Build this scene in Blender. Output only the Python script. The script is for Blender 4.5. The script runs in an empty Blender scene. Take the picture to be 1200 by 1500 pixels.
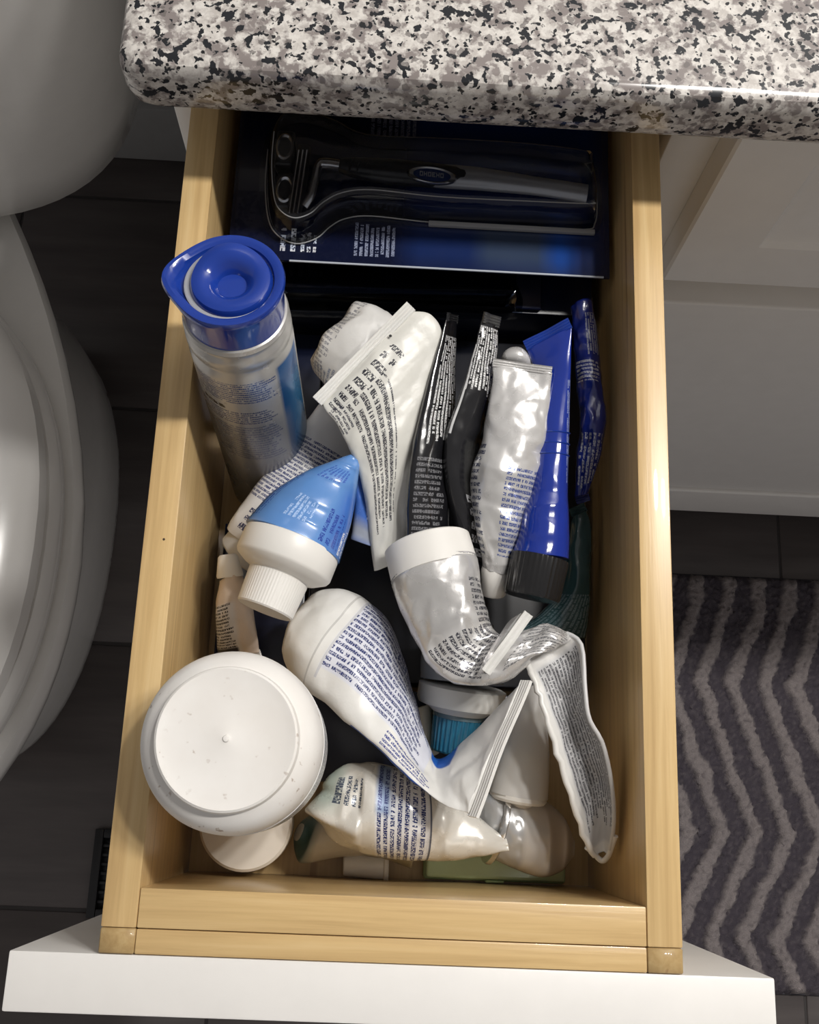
import bpy, bmesh, math, random
import numpy as np
from mathutils import Vector, Matrix, noise

# ------------------------------------------------------------------ camera, world, lights, exposure
# Working units: centimetres, z = 0 at the top of the drawer sides, floor at z = -72.
FLOOR = -72.0
FPX, CAMH = 1552.6123, 42.8185
NAD, VPY = (540.0, 1185.0), (822.0, -4761.0)          # vanishing points of the verticals / of the drawer sides
def _d(p): return Vector(((p[0]-600)/FPX, -(p[1]-750)/FPX, -1.0)).normalized()
_Z = -_d(NAD); _Y = _d(VPY); _Y = (_Y - _Y.dot(_Z)*_Z).normalized(); _X = _Y.cross(_Z)
ROT = Matrix((_X, _Y, _Z))                            # world = ROT @ camera
def M(p): return Vector((p[0]*0.01, p[1]*0.01, (p[2]-FLOOR)*0.01))
def P(x, y, z):
    """point at height z (cm) that the photograph shows at pixel x, y"""
    r = ROT @ Vector(((x-600)/FPX, -(y-750)/FPX, -1.0))
    return Vector((0, 0, CAMH)) + r*((z-CAMH)/r.z)

scene = bpy.context.scene
COL = scene.collection
cd = bpy.data.cameras.new('camera'); cam = bpy.data.objects.new('camera', cd); COL.objects.link(cam)
cd.sensor_fit = 'HORIZONTAL'; cd.sensor_width = 36.0; cd.lens = FPX/1200*36.0
cd.clip_start = 0.01
cam.matrix_world = Matrix.Translation(M((0, 0, CAMH))) @ ROT.to_4x4()
scene.camera = cam

wd = bpy.data.worlds.new('room_light'); scene.world = wd; wd.use_nodes = True
bg = wd.node_tree.nodes['Background']
bg.inputs['Color'].default_value = (1.0, 0.955, 0.93, 1); bg.inputs['Strength'].default_value = 0.25
for i, (lx, ly, lz) in enumerate(((48, 45, 120), (68, 45, 120), (88, 45, 120))):   # the bulbs of the vanity light
    ld = bpy.data.lights.new('vanity_bulb', 'POINT'); lo = bpy.data.objects.new('vanity_bulb', ld)
    COL.objects.link(lo); lo.location = M((lx, ly, lz))
    ld.energy = 22.5; ld.color = (1.0, 0.965, 0.915); ld.shadow_soft_size = 0.045
vs = scene.view_settings
vs.view_transform = 'Standard'; vs.look = 'None'; vs.gamma = 1.0; vs.use_curve_mapping = False
vs.exposure = 0.0
scene.cycles.max_bounces = 8; scene.cycles.transparent_max_bounces = 12

random.seed(4)
# ------------------------------------------------------------------ material helpers
class NT:
    def __init__(s, name):
        s.mat = bpy.data.materials.new(name); s.mat.use_nodes = True
        s.t = s.mat.node_tree; s.n = s.t.nodes
        s.b = s.n['Principled BSDF']; s.out = s.n['Material Output']
    def new(s, ty, **kw):
        nd = s.n.new(ty)
        for k, v in kw.items(): setattr(nd, k, v)
        return nd
    def put(s, v, sock):
        if isinstance(v, (int, float)): sock.default_value = v
        elif isinstance(v, tuple): sock.default_value = v if len(v) == len(sock.default_value) else (*v, 1)
        else: s.t.links.new(v, sock)
    def m(s, op, a, b=0.0, c=0.0):
        nd = s.new('ShaderNodeMath', operation=op)
        s.put(a, nd.inputs[0]); s.put(b, nd.inputs[1]); s.put(c, nd.inputs[2])
        return nd.outputs[0]
    def mix(s, f, a, b):
        nd = s.new('ShaderNodeMix', data_type='RGBA')
        s.put(f, nd.inputs['Factor']); s.put(a, nd.inputs['A']); s.put(b, nd.inputs['B'])
        return nd.outputs['Result']
    def coord(s, kind='Object', scale=(1, 1, 1), rot=(0, 0, 0)):
        tc = s.new('ShaderNodeTexCoord'); mp = s.new('ShaderNodeMapping')
        mp.inputs['Scale'].default_value = scale; mp.inputs['Rotation'].default_value = rot
        s.t.links.new(tc.outputs[kind], mp.inputs[0]); return mp.outputs[0]
    def noise(s, vec, scale, detail=3, rough=0.5, dist=0.0, out='Fac'):
        nd = s.new('ShaderNodeTexNoise'); s.t.links.new(vec, nd.inputs['Vector'])
        nd.inputs['Scale'].default_value = scale; nd.inputs['Detail'].default_value = detail
        nd.inputs['Roughness'].default_value = rough; nd.inputs['Distortion'].default_value = dist
        return nd.outputs[out]
    def ramp(s, f, stops, interp='LINEAR'):
        nd = s.new('ShaderNodeValToRGB'); cr = nd.color_ramp; cr.interpolation = interp
        while len(cr.elements) < len(stops): cr.elements.new(0.5)
        for e, (p, c) in zip(cr.elements, stops):
            e.position = p; e.color = (*c, 1) if len(c) == 3 else c
        s.put(f, nd.inputs[0]); return nd.outputs['Color']
    def step(s, f, a, b):
        nd = s.new('ShaderNodeMapRange', clamp=True); s.put(f, nd.inputs[0])
        nd.inputs[1].default_value = a; nd.inputs[2].default_value = b
        return nd.outputs[0]
    def bump(s, h, strength=0.3, dist=0.001):
        nd = s.new('ShaderNodeBump'); nd.inputs['Strength'].default_value = strength
        nd.inputs['Distance'].default_value = dist; s.put(h, nd.inputs['Height'])
        s.t.links.new(nd.outputs[0], s.b.inputs['Normal'])
    def set(s, col=None, rough=None, metal=None, spec=None, coat=None, trans=None, ior=None):
        for k, v in (('Base Color', col), ('Roughness', rough), ('Metallic', metal), ('Specular IOR Level', spec),
                     ('Coat Weight', coat), ('Transmission Weight', trans), ('IOR', ior)):
            if v is not None: s.put(v, s.b.inputs[k])
        return s.mat

_plain = {}
def plain(name, col, rough=0.4, metal=0.0, coat=0.0, spec=0.5, vary=0.06, bump=0.0, bscale=60):
    """one-colour material with faint procedural unevenness"""
    if name in _plain: return _plain[name]
    t = NT(name); v = t.coord('Object')
    n = t.noise(v, bscale, 4)
    f = t.step(n, 0.3, 0.7)
    dk = tuple(c*(1-vary) for c in col)
    t.set(t.mix(f, dk, col), t.m('MULTIPLY_ADD', n, 0.12, max(0.02, rough-0.06)), metal, spec, coat)
    if bump: t.bump(n, bump, 0.002)
    _plain[name] = t.mat
    return t.mat

def printed(name, base, blocks=(), zones=(), rough=0.35, metal=0.0, coat=0.0, bump=0.25, bscale=90, spec=0.5):
    """packaging film: base colour, colour zones and blocks of small print laid out in UV centimetres.
    zone = (u0,u1,v0,v1,colour,soft)   block = (u0,u1,v0,v1,pitch,direction,ink,letter width)"""
    t = NT(name); uv = t.new('ShaderNodeTexCoord').outputs['UV']
    sp = t.new('ShaderNodeSeparateXYZ'); t.t.links.new(uv, sp.inputs[0])
    U, V = sp.outputs[0], sp.outputs[1]
    vec = t.coord('Object'); n = t.noise(vec, bscale, 4)
    col = t.mix(t.step(n, 0.3, 0.7), tuple(c*0.94 for c in base), base)
    def inside(a, a0, a1, soft=0.0):
        if soft <= 0: return t.m('MULTIPLY', t.m('GREATER_THAN', a, a0), t.m('LESS_THAN', a, a1))
        return t.m('MULTIPLY', t.step(a, a0-soft, a0+soft), t.m('SUBTRACT', 1.0, t.step(a, a1-soft, a1+soft)))
    for u0, u1, v0, v1, c, soft in zones:
        col = t.mix(t.m('MULTIPLY', inside(U, u0, u1, soft), inside(V, v0, v1, soft)), col, c)
    for k, (u0, u1, v0, v1, pitch, dr, ink, lw) in enumerate(blocks):
        A, B, a0, a1, b0, b1 = (U, V, u0, u1, v0, v1) if dr == 'u' else (V, U, v0, v1, u0, u1)
        rb = t.m('DIVIDE', t.m('SUBTRACT', B, b0), pitch)
        row, fr = t.m('FLOOR', rb), t.m('FRACT', rb)
        la = t.m('DIVIDE', t.m('SUBTRACT', A, a0), lw*0.62)
        cell = t.m('FLOOR', la)
        def wn(x, y, z):
            cb = t.new('ShaderNodeCombineXYZ'); t.put(x, cb.inputs[0]); t.put(y, cb.inputs[1]); t.put(z, cb.inputs[2])
            w = t.new('ShaderNodeTexWhiteNoise', noise_dimensions='3D'); t.t.links.new(cb.outputs[0], w.inputs['Vector'])
            return w.outputs['Value']
        glyph = t.m('GREATER_THAN', wn(t.m('FLOOR', t.m('MULTIPLY', la, 3)), t.m('ADD', t.m('MULTIPLY', row, 9), t.m('FLOOR', t.m('MULTIPLY', fr, 7))), k+0.5), 0.24)
        word = t.m('GREATER_THAN', wn(cell, row, k+7.5), 0.10)
        gap = t.m('LESS_THAN', t.m('FRACT', la), 0.9)
        rag = t.m('LESS_THAN', A, t.m('SUBTRACT', a1, t.m('MULTIPLY', wn(row, 3.0, k+2.5), (a1-a0)*0.16)))
        body = t.m('MULTIPLY', t.m('LESS_THAN', fr, 0.60), inside(B, b0, b1))
        mask = t.m('MULTIPLY', t.m('MULTIPLY', glyph, word), t.m('MULTIPLY', gap, t.m('MULTIPLY', rag, t.m('MULTIPLY', body, t.m('GREATER_THAN', A, a0)))))
        col = t.mix(t.m('MULTIPLY', mask, 1.0), col, ink)
    t.set(col, t.m('MULTIPLY_ADD', n, 0.15, max(0.03, rough-0.07)), metal, spec, coat)
    if bump: t.bump(n, bump, 0.002)
    return t.mat

def clear_plastic(name, tint=(0.93, 0.96, 1.0), rough=0.06, fres=1.45, body=0.0, bcol=(0.8, 0.85, 0.9)):
    t = NT(name)
    tr = t.new('ShaderNodeBsdfTransparent'); tr.inputs[0].default_value = (*tint, 1)
    gl = t.new('ShaderNodeBsdfGlossy'); gl.inputs['Color'].default_value = (1, 1, 1, 1); gl.inputs['Roughness'].default_value = rough
    fr = t.new('ShaderNodeFresnel'); fr.inputs[0].default_value = fres
    n = t.noise(t.coord('Object'), 70, 3); bm_ = t.new('ShaderNodeBump'); bm_.inputs['Strength'].default_value = 0.2
    bm_.inputs['Distance'].default_value = 0.002; t.put(n, bm_.inputs['Height'])
    t.t.links.new(bm_.outputs[0], gl.inputs['Normal']); t.t.links.new(bm_.outputs[0], fr.inputs['Normal'])
    base = tr.outputs[0]
    if body:
        df = t.new('ShaderNodeBsdfDiffuse'); df.inputs[0].default_value = (*bcol, 1)
        mx = t.new('ShaderNodeMixShader'); mx.inputs[0].default_value = body
        t.t.links.new(tr.outputs[0], mx.inputs[1]); t.t.links.new(df.outputs[0], mx.inputs[2]); base = mx.outputs[0]
    ms = t.new('ShaderNodeMixShader'); t.t.links.new(fr.outputs[0], ms.inputs[0])
    t.t.links.new(base, ms.inputs[1]); t.t.links.new(gl.outputs[0], ms.inputs[2])
    t.t.links.new(ms.outputs[0], t.out.inputs['Surface'])
    return t.mat

def wood(name, axis, tone=1.0):
    t = NT(name)
    sc = [260, 260, 260]; sc[axis] = 9
    v = t.coord('Object', tuple(sc)); g = t.noise(v, 1.0, 5, 0.6, 0.4)
    sc2 = [60, 60, 60]; sc2[axis] = 2.4
    g2 = t.noise(t.coord('Object', tuple(sc2)), 1.0, 3, 0.5, 0.8)
    c = t.ramp(g, [(0.25, (0.52*tone, 0.34*tone, 0.150*tone)), (0.55, (0.66*tone, 0.46*tone, 0.215*tone)), (0.8, (0.73*tone, 0.54*tone, 0.28*tone))])
    c = t.mix(t.m('MULTIPLY', t.step(g2, 0.60, 0.74), 0.25), c, (0.40*tone, 0.22*tone, 0.09*tone))
    sc3 = [150, 150, 150]; sc3[axis] = 1.6
    g3 = t.noise(t.coord('Object', tuple(sc3)), 1.0, 2, 0.4, 0.3)
    c = t.mix(t.m('MULTIPLY', t.step(g3, 0.71, 0.75), 0.55), c, (0.26, 0.14, 0.06))
    t.set(c, t.m('MULTIPLY_ADD', g, 0.12, 0.26), 0.0, 0.5, 0.15)
    t.bump(g, 0.12, 0.001)
    return t.mat

def granite():
    t = NT('speckled_granite'); v = t.coord('Object', (100, 100, 100))
    wv = t.new('ShaderNodeVectorMath', operation='ADD')
    nc = t.noise(v, 2.3, 3, 0.6, 0.0, 'Color'); t.t.links.new(v, wv.inputs[0])
    sc = t.new('ShaderNodeVectorMath', operation='SCALE'); t.t.links.new(nc, sc.inputs[0]); sc.inputs['Scale'].default_value = 0.45
    t.t.links.new(sc.outputs[0], wv.inputs[1]); w = wv.outputs[0]
    n1 = t.noise(w, 0.9, 4, 0.6); n1b = t.noise(w, 2.6, 4, 0.65)
    c = t.mix(t.step(n1b, 0.40, 0.62), (0.70, 0.67, 0.63), (0.50, 0.465, 0.435))
    n2 = t.noise(w, 1.9, 3, 0.55)
    g = t.step(t.m('MULTIPLY_ADD', n1, 0.5, t.m('MULTIPLY', n2, 0.6)), 0.53, 0.61)
    c = t.mix(g, c, (0.25, 0.22, 0.21))
    vo = t.new('ShaderNodeTexVoronoi'); t.t.links.new(w, vo.inputs['Vector']); vo.inputs['Scale'].default_value = 2.7
    sp = t.new('ShaderNodeSeparateColor'); t.t.links.new(vo.outputs['Color'], sp.inputs[0])
    fl = t.m('MULTIPLY', t.m('GREATER_THAN', sp.outputs[0], 0.74), t.m('LESS_THAN', vo.outputs['Distance'], 0.40))
    c = t.mix(t.m('MULTIPLY', fl, 0.75), c, (0.14, 0.125, 0.12))
    n3 = t.noise(w, 2.4, 2, 0.5)
    n4 = t.noise(w, 0.8, 2, 0.5)
    c = t.mix(t.step(t.m('MULTIPLY_ADD', n4, 0.35, t.m('MULTIPLY', n3, 0.8)), 0.64, 0.665), c, (0.018, 0.020, 0.024))
    vo2 = t.new('ShaderNodeTexVoronoi'); t.t.links.new(w, vo2.inputs['Vector']); vo2.inputs['Scale'].default_value = 3.8
    sp2 = t.new('ShaderNodeSeparateColor'); t.t.links.new(vo2.outputs['Color'], sp2.inputs[0])
    dots = t.m('MULTIPLY', t.m('GREATER_THAN', sp2.outputs[1], 0.72), t.m('LESS_THAN', vo2.outputs['Distance'], 0.34))
    c = t.mix(dots, c, (0.02, 0.02, 0.022))
    t.set(c, 0.16, 0.0, 0.5)
    return t.mat

# ------------------------------------------------------------------ mesh helpers
def link(name, me, mat, parent=None, smooth=True):
    o = bpy.data.objects.new(name, me); COL.objects.link(o)
    if mat is not None: me.materials.append(mat)
    if smooth:
        for p in me.polygons: p.use_smooth = True
    if parent is not None: o.parent = parent
    return o
def tag(o, label, cat, group=None):
    o['label'] = label; o['category'] = cat
    if group: o['group'] = group
    return o
def thing(name, base, label, cat, group=None):
    e = bpy.data.objects.new(name, None); COL.objects.link(e); e.location = M(base)
    e.empty_display_size = 0.02; e['base'] = tuple(base)
    tag(e, label, cat, group); return e
def origin_of(parent):
    o = parent
    while o is not None and 'base' not in o: o = o.parent
    return M(o['base']) if o is not None else Vector((0, 0, 0))
def mesh_from(name, vs, fs, mat, parent=None, uvs=None, smooth=True, sharp=None, child=True):
    """vs in cm (scene frame); uvs one per face corner in face order"""
    og = origin_of(parent)
    me = bpy.data.meshes.new(name)
    me.from_pydata([M(v)-og for v in vs], [], fs)
    if uvs is not None:
        l = me.uv_layers.new(name='UVMap'); flat = [c for p in uvs for c in p]
        l.data.foreach_set('uv', flat)
    o = link(name, me, mat, parent, smooth)
    if smooth and sharp: me.set_sharp_from_angle(angle=math.radians(sharp))
    return o
def bm_obj(name, bm, mat, parent=None, smooth=True, sharp=40):
    og = origin_of(parent)
    for v in bm.verts: v.co = M(v.co)-og
    bmesh.ops.recalc_face_normals(bm, faces=bm.faces)
    me = bpy.data.meshes.new(name); bm.to_mesh(me); bm.free()
    o = link(name, me, mat, parent, smooth)
    if smooth: me.set_sharp_from_angle(angle=math.radians(sharp))
    return o
def box(name, x0, x1, y0, y1, z0, z1, mat, parent=None, bev=0.08, seg=2, rot=None, centre=None):
    bm = bmesh.new(); bmesh.ops.create_cube(bm, size=1.0)
    for v in bm.verts:
        v.co = Vector((x0+(v.co.x+.5)*(x1-x0), y0+(v.co.y+.5)*(y1-y0), z0+(v.co.z+.5)*(z1-z0)))
    if bev: bmesh.ops.bevel(bm, geom=bm.edges[:], offset=bev, segments=seg, affect='EDGES', profile=0.6)
    if rot:
        c = Vector(centre) if centre else Vector(((x0+x1)/2, (y0+y1)/2, (z0+z1)/2))
        bmesh.ops.rotate(bm, verts=bm.verts, cent=c, matrix=rot)
    return bm_obj(name, bm, mat, parent, True, 50)
def prism(name, pts, z0, z1, mat, parent=None, bev=0.1, seg=3, inset=0.0):
    """polygon pts (x, y) extruded between two heights; inset narrows the top"""
    bm = bmesh.new(); n = len(pts)
    lo = [bm.verts.new((x, y, z0)) for x, y in pts]
    c = Vector((sum(p[0] for p in pts)/n, sum(p[1] for p in pts)/n))
    hi = []
    for x, y in pts:
        d = Vector((x, y))-c; k = max(0.0, 1-inset/max(d.length, 1e-6)); hi.append(bm.verts.new((c.x+d.x*k, c.y+d.y*k, z1)))
    bm.faces.new(lo[::-1]); top = bm.faces.new(hi)
    for i in range(n): bm.faces.new((lo[i], lo[(i+1) % n], hi[(i+1) % n], hi[i]))
    if bev: bmesh.ops.bevel(bm, geom=[e for e in top.edges], offset=bev, segments=seg, affect='EDGES', profile=0.5)
    return bm_obj(name, bm, mat, parent, True, 50)
def frame_axes(d):
    d = Vector(d).normalized(); a = Vector((0, 0, 1)) if abs(d.z) < 0.9 else Vector((0, 1, 0))
    x = a.cross(d).normalized(); return x, d.cross(x), d
def lathe(name, p0, d, prof, mat, parent=None, n=48, ridge=None, squash=1.0, sharp=35, uvr=None, warp=None, xref=None, close=True):
    """profile [(distance along axis, radius)]; ridge=(s0,s1,count,depth)"""
    X, Y, D = frame_axes(d)
    if xref is not None:
        X = (Vector(xref)-Vector(xref).dot(D)*D).normalized(); Y = D.cross(X)
    p0 = Vector(p0); vs = []; fs = []; uvs = []
    if ridge: n = ridge[2]*4
    for s, r in prof:
        for i in range(n):
            a = 2*math.pi*i/n; rr = r
            if ridge and ridge[0] <= s <= ridge[1] and (i % 4) in (0, 1): rr = r-ridge[3]
            q = p0 + D*s + X*(rr*math.cos(a)) + Y*(rr*math.sin(a)*squash)
            if warp: q = warp(q, s, a)
            vs.append(q)
    m = len(prof); R0 = uvr or max(r for _, r in prof)
    for k in range(m-1):
        for i in range(n):
            j = (i+1) % n
            fs.append((k*n+i, k*n+j, (k+1)*n+j, (k+1)*n+i))
            for kk, ii in ((k, i), (k, i+1), (k+1, i+1), (k+1, i)): uvs.append((2*math.pi*ii/n*R0, prof[kk][0]))
    for k, rev in ((0, True), (m-1, False)):
        if close and prof[k][1] > 1e-4:
            c = len(vs); vs.append(p0+D*prof[k][0] if not warp else warp(p0+D*prof[k][0], prof[k][0], 0))
            for i in range(n):
                j = (i+1) % n; f = (c, k*n+j, k*n+i) if rev else (c, k*n+i, k*n+j)
                fs.append(f); uvs += [(0, prof[k][0])]*3
    return mesh_from(name, vs, fs, mat, parent, uvs, True, sharp)

def cr(a, b, c, d, t):
    return 0.5*((2*b)+(c-a)*t+(2*a-5*b+4*c-d)*t*t+(3*b-a-3*c+d)*t**3)
def _h(i, j, k):
    v = math.sin(i*127.1+j*311.7+k*74.7)*43758.5453; return (v-math.floor(v))*2-1
def facet(u, v, per, seed):
    """random heights on a lattice joined by flat triangles: the creases of crumpled film"""
    i, j = math.floor(u), math.floor(v); a, b = u-i, v-j
    H = lambda x, y: _h(x, y % per, seed)
    if _h(i*3+1, j % per, seed+9) > 0:
        if a+b < 1: return H(i, j)*(1-a-b)+H(i+1, j)*a+H(i, j+1)*b
        return H(i+1, j+1)*(a+b-1)+H(i, j+1)*(1-a)+H(i+1, j)*(1-b)
    if a > b: return H(i, j)*(1-a)+H(i+1, j)*(a-b)+H(i+1, j+1)*b
    return H(i, j)*(1-b)+H(i, j+1)*(b-a)+H(i+1, j+1)*a
class Loft:
    """soft tube body. station = (Lx,Ly,Lz, Rx,Ry,Rz, thickness, sag): its two edges as seen, with their heights in cm"""
    def __init__(s, st, nv=36, sub=10, wr=0.0, wf=0.9, crease=0.0, cf=0.7, seed=0, wn=5.0, ramp=None, up=None, fold=0.0, ff=0.36):
        wr *= 0.45; crease *= 0.45; fold *= 0.85; cell = 1.25; per = max(6, int(round(2*wn/1.35)))
        nv = int(nv*1.7)//2*2; sub = int(sub*1.6)
        L = [P(*q[0:3]) for q in st]; R = [P(*q[3:6]) for q in st]
        T = [q[6] for q in st]; S = [q[7] if len(q) > 7 else 0.0 for q in st]
        s.wn = wn; n = len(st); rows = []
        g = lambda arr, i: arr[max(0, min(n-1, i))]
        for i in range(n-1):
            for k in range(sub + (1 if i == n-2 else 0)):
                t = k/sub
                rows.append((cr(g(L, i-1), g(L, i), g(L, i+1), g(L, i+2), t), cr(g(R, i-1), g(R, i), g(R, i+1), g(R, i+2), t),
                             max(0.03, T[i]+(T[i+1]-T[i])*(t*t*(3-2*t))), S[i]+(S[i+1]-S[i])*t, i+t))
        C = [(r[0]+r[1])/2 for r in rows]; m = len(rows)
        s.cum = [0.0]
        for i in range(1, m): s.cum.append(s.cum[-1]+(C[i]-C[i-1]).length)
        s.par = [r[4] for r in rows]; s.rows = rows; s.nv = nv
        s.vs = []; prev = Vector(up) if up else None; off = Vector((seed*13.7, seed*5.1, seed*3.3))
        s.N = []; s.T = []
        for i in range(m):
            tan = (C[min(m-1, i+1)]-C[max(0, i-1)]).normalized(); wv = (rows[i][1]-rows[i][0])/2
            nn = tan.cross(wv)
            if nn.length < 1e-6: nn = prev or Vector((0, 0, 1))
            nn.normalize()
            if prev is None:
                if nn.z < 0: nn = -nn
            elif nn.dot(prev) < 0: nn = -nn
            prev = nn; s.N.append(nn); s.T.append(tan)
            k = ramp(rows[i][4]) if ramp else 1.0
            for j in range(nv):
                a = 2*math.pi*j/nv; x, y = math.cos(a), math.sin(a)
                q = C[i]+wv*x+nn*(rows[i][2]/2*y-rows[i][3]*(1-x*x))
                e = (nn*y*max(0.25, 1.0)+wv.normalized()*x*0.35)
                if wr: q = q+e*(wr*k*noise.fractal(q*wf+off, 1.0, 2.0, 3))
                if crease:
                    h = 1-2*abs(noise.noise(q*cf+off*1.7)); h = h*abs(h); q = q+e*(crease*k*h)
                if fold:
                    wp = noise.noise(q*0.5+off)*0.5; wq = noise.noise(q*0.5-off)*0.5
                    q = q+e*(fold*k*(facet(s.cum[i]/cell+wp, j/nv*per+wq, per, seed)+0.4*facet(s.cum[i]/cell*2.1+wq, j/nv*per*2+wp, per*2, seed+5)))
                s.vs.append(q)
        s.m = m
    def u(s, st):
        for i in range(1, s.m):
            if s.par[i] >= st-1e-9:
                f = (st-s.par[i-1])/max(1e-9, s.par[i]-s.par[i-1]); return s.cum[i-1]+(s.cum[i]-s.cum[i-1])*f
        return s.cum[-1]
    def blk(s, s0, s1, f0, f1, pitch, dr, ink, lw): return (s.u(s0), s.u(s1), f0*s.wn, f1*s.wn, pitch, dr, ink, lw)
    def zone(s, s0, s1, f0, f1, c, soft=0.0): return (s.u(s0) if s0 > -1 else -99, s.u(s1) if s1 < 90 else 99, f0*s.wn, f1*s.wn, c, soft)
    def build(s, name, mat, parent, close=(True, True), sharp=None):
        nv, m = s.nv, s.m; fs = []; uvs = []; vs = list(s.vs)
        vv = lambda j: s.wn*(1-j/(nv/2)) if j <= nv/2 else s.wn*(1+(j-nv/2)/(nv/2))
        for i in range(m-1):
            for j in range(nv):
                k = (j+1) % nv
                fs.append((i*nv+j, i*nv+k, (i+1)*nv+k, (i+1)*nv+j))
                va, vb = vv(j), vv(j+1)
                if j+1 == nv//2+1: va = s.wn*1.0001
                if j == nv//2: va = s.wn*1.0001
                uvs += [(s.cum[i], va), (s.cum[i], vb), (s.cum[i+1], vb), (s.cum[i+1], va)]
        for i, c in ((0, close[0]), (m-1, close[1])):
            if c:
                ci = len(vs); q = Vector((0, 0, 0))
                for j in range(nv): q += vs[i*nv+j]
                vs.append(q/nv)
                for j in range(nv):
                    k = (j+1) % nv
                    fs.append((ci, i*nv+k, i*nv+j) if i == 0 else (ci, i*nv+j, i*nv+k)); uvs += [(s.cum[i], -9)]*3
        o = mesh_from(name, vs, fs, mat, parent, uvs, True, sharp)
        bm = bmesh.new(); bm.from_mesh(o.data); bmesh.ops.recalc_face_normals(bm, faces=bm.faces); bm.to_mesh(o.data); bm.free()
        return o
    def crimp(s, name, mat, parent, end=True, w=0.6, th=0.14, ribs=4, ext=0.0):
        i = s.m-1 if end else 0; T = s.T[i] if end else -s.T[i]
        L, R, N = s.rows[i][0], s.rows[i][1], s.N[i]
        d = (R-L)*ext; return crimp_bar(name, L-d, R+d, T, N, mat, parent, w, th, ribs)
def crimp_bar(name, L, R, T, N, mat, parent, w=0.6, th=0.14, ribs=4):
    """flat heat-sealed strip with ribs running its length"""
    L, R = Vector(L), Vector(R); ax = (R-L).normalized(); T = (T-T.dot(ax)*ax).normalized(); N = ax.cross(T)
    sec = []; k = ribs*2
    for i in range(k+1): sec.append((w*i/k-0.08, th/2*(1.0 if i % 2 == 0 else 0.45)))
    sec = sec+[(a, -b) for a, b in sec[::-1]]
    vs = []; fs = []; ns = len(sec); m = 13
    for i in range(m):
        t = i/(m-1); c = L+(R-L)*t + N*(0.05*math.sin(t*7+1.3))
        for a, b in sec: vs.append(c+T*a+N*b)
    for i in range(m-1):
        for j in range(ns):
            q = (j+1) % ns; fs.append((i*ns+j, i*ns+q, (i+1)*ns+q, (i+1)*ns+j))
    fs.append(tuple(range(ns))[::-1]); fs.append(tuple((m-1)*ns+j for j in range(ns)))
    return mesh_from(name, vs, fs, mat, parent, None, False)
def sweep(name, pts, r, mat, parent=None, n=12, flat=1.0):
    """round bar along points; r a number or list"""
    pts = [Vector(p) for p in pts]; m = len(pts); vs = []; fs = []
    rr = r if isinstance(r, (list, tuple)) else [r]*m
    ref = Vector((0, 0, 1))
    for i in range(m):
        t = (pts[min(m-1, i+1)]-pts[max(0, i-1)]).normalized(); x = ref.cross(t)
        if x.length < 1e-3: x = Vector((1, 0, 0))
        x.normalize(); y = t.cross(x)
        for j in range(n):
            a = 2*math.pi*j/n; vs.append(pts[i]+x*(rr[i]*math.cos(a))+y*(rr[i]*flat*math.sin(a)))
    for i in range(m-1):
        for j in range(n):
            k = (j+1) % n; fs.append((i*n+j, i*n+k, (i+1)*n+k, (i+1)*n+j))
    fs.append(tuple(range(n))[::-1]); fs.append(tuple((m-1)*n+j for j in range(n)))
    return mesh_from(name, vs, fs, mat, parent, None, True, 50)
def spline(pts, k=8):
    pts = [Vector(p) for p in pts]; n = len(pts); g = lambda i: pts[max(0, min(n-1, i))]
    return [cr(g(i-1), g(i), g(i+1), g(i+2), t/k) for i in range(n-1) for t in range(k)]+[pts[-1]]

# ------------------------------------------------------------------ setting
def struct(o): o['kind'] = 'structure'; return o
painted = plain('white_paint', (0.86, 0.84, 0.81), 0.38, vary=0.03)
grout = plain('dark_grout', (0.055, 0.05, 0.05), 0.8)
wall_paint = plain('grey_wall_paint', (0.42, 0.42, 0.43), 0.6)
ft = NT('charcoal_floor_tile'); _v = ft.coord('Object', (4, 30, 4)); _n = ft.noise(_v, 1.5, 5, 0.6)
ft.set(ft.ramp(_n, [(0.3, (0.082, 0.071, 0.070)), (0.7, (0.125, 0.109, 0.106))]), 0.33, 0, 0.4); ft.bump(_n, 0.1, 0.001)
floor = struct(box('floor', -130, 130, -65, 77, -75, -72.15, grout, bev=0))
ys = [16.1+27*k for k in range(-3, 3)]; xs = [-45+60*k for k in range(-1, 3)]
for a, y in enumerate(ys):
    for x in xs:
        xx = x-60+(30 if a % 2 else 0)
        y1 = min(y+26.75, 76.9)
        if y1-y < 2: continue
        tl = box('tile', xx+0.12, xx+59.88, y+0.12, y1, -72.6, -72, ft.mat, None, 0.1, 1); tl.parent = floor
wall = struct(box('wall_back', -130, 130, 77, 80, -75, 150, wall_paint, bev=0))
bb = struct(box('baseboard_back', -130, -12, 75.6, 76.98, -72, -62, plain('baseboard_grey', (0.5, 0.5, 0.5), 0.4), bev=0.25))

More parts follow.
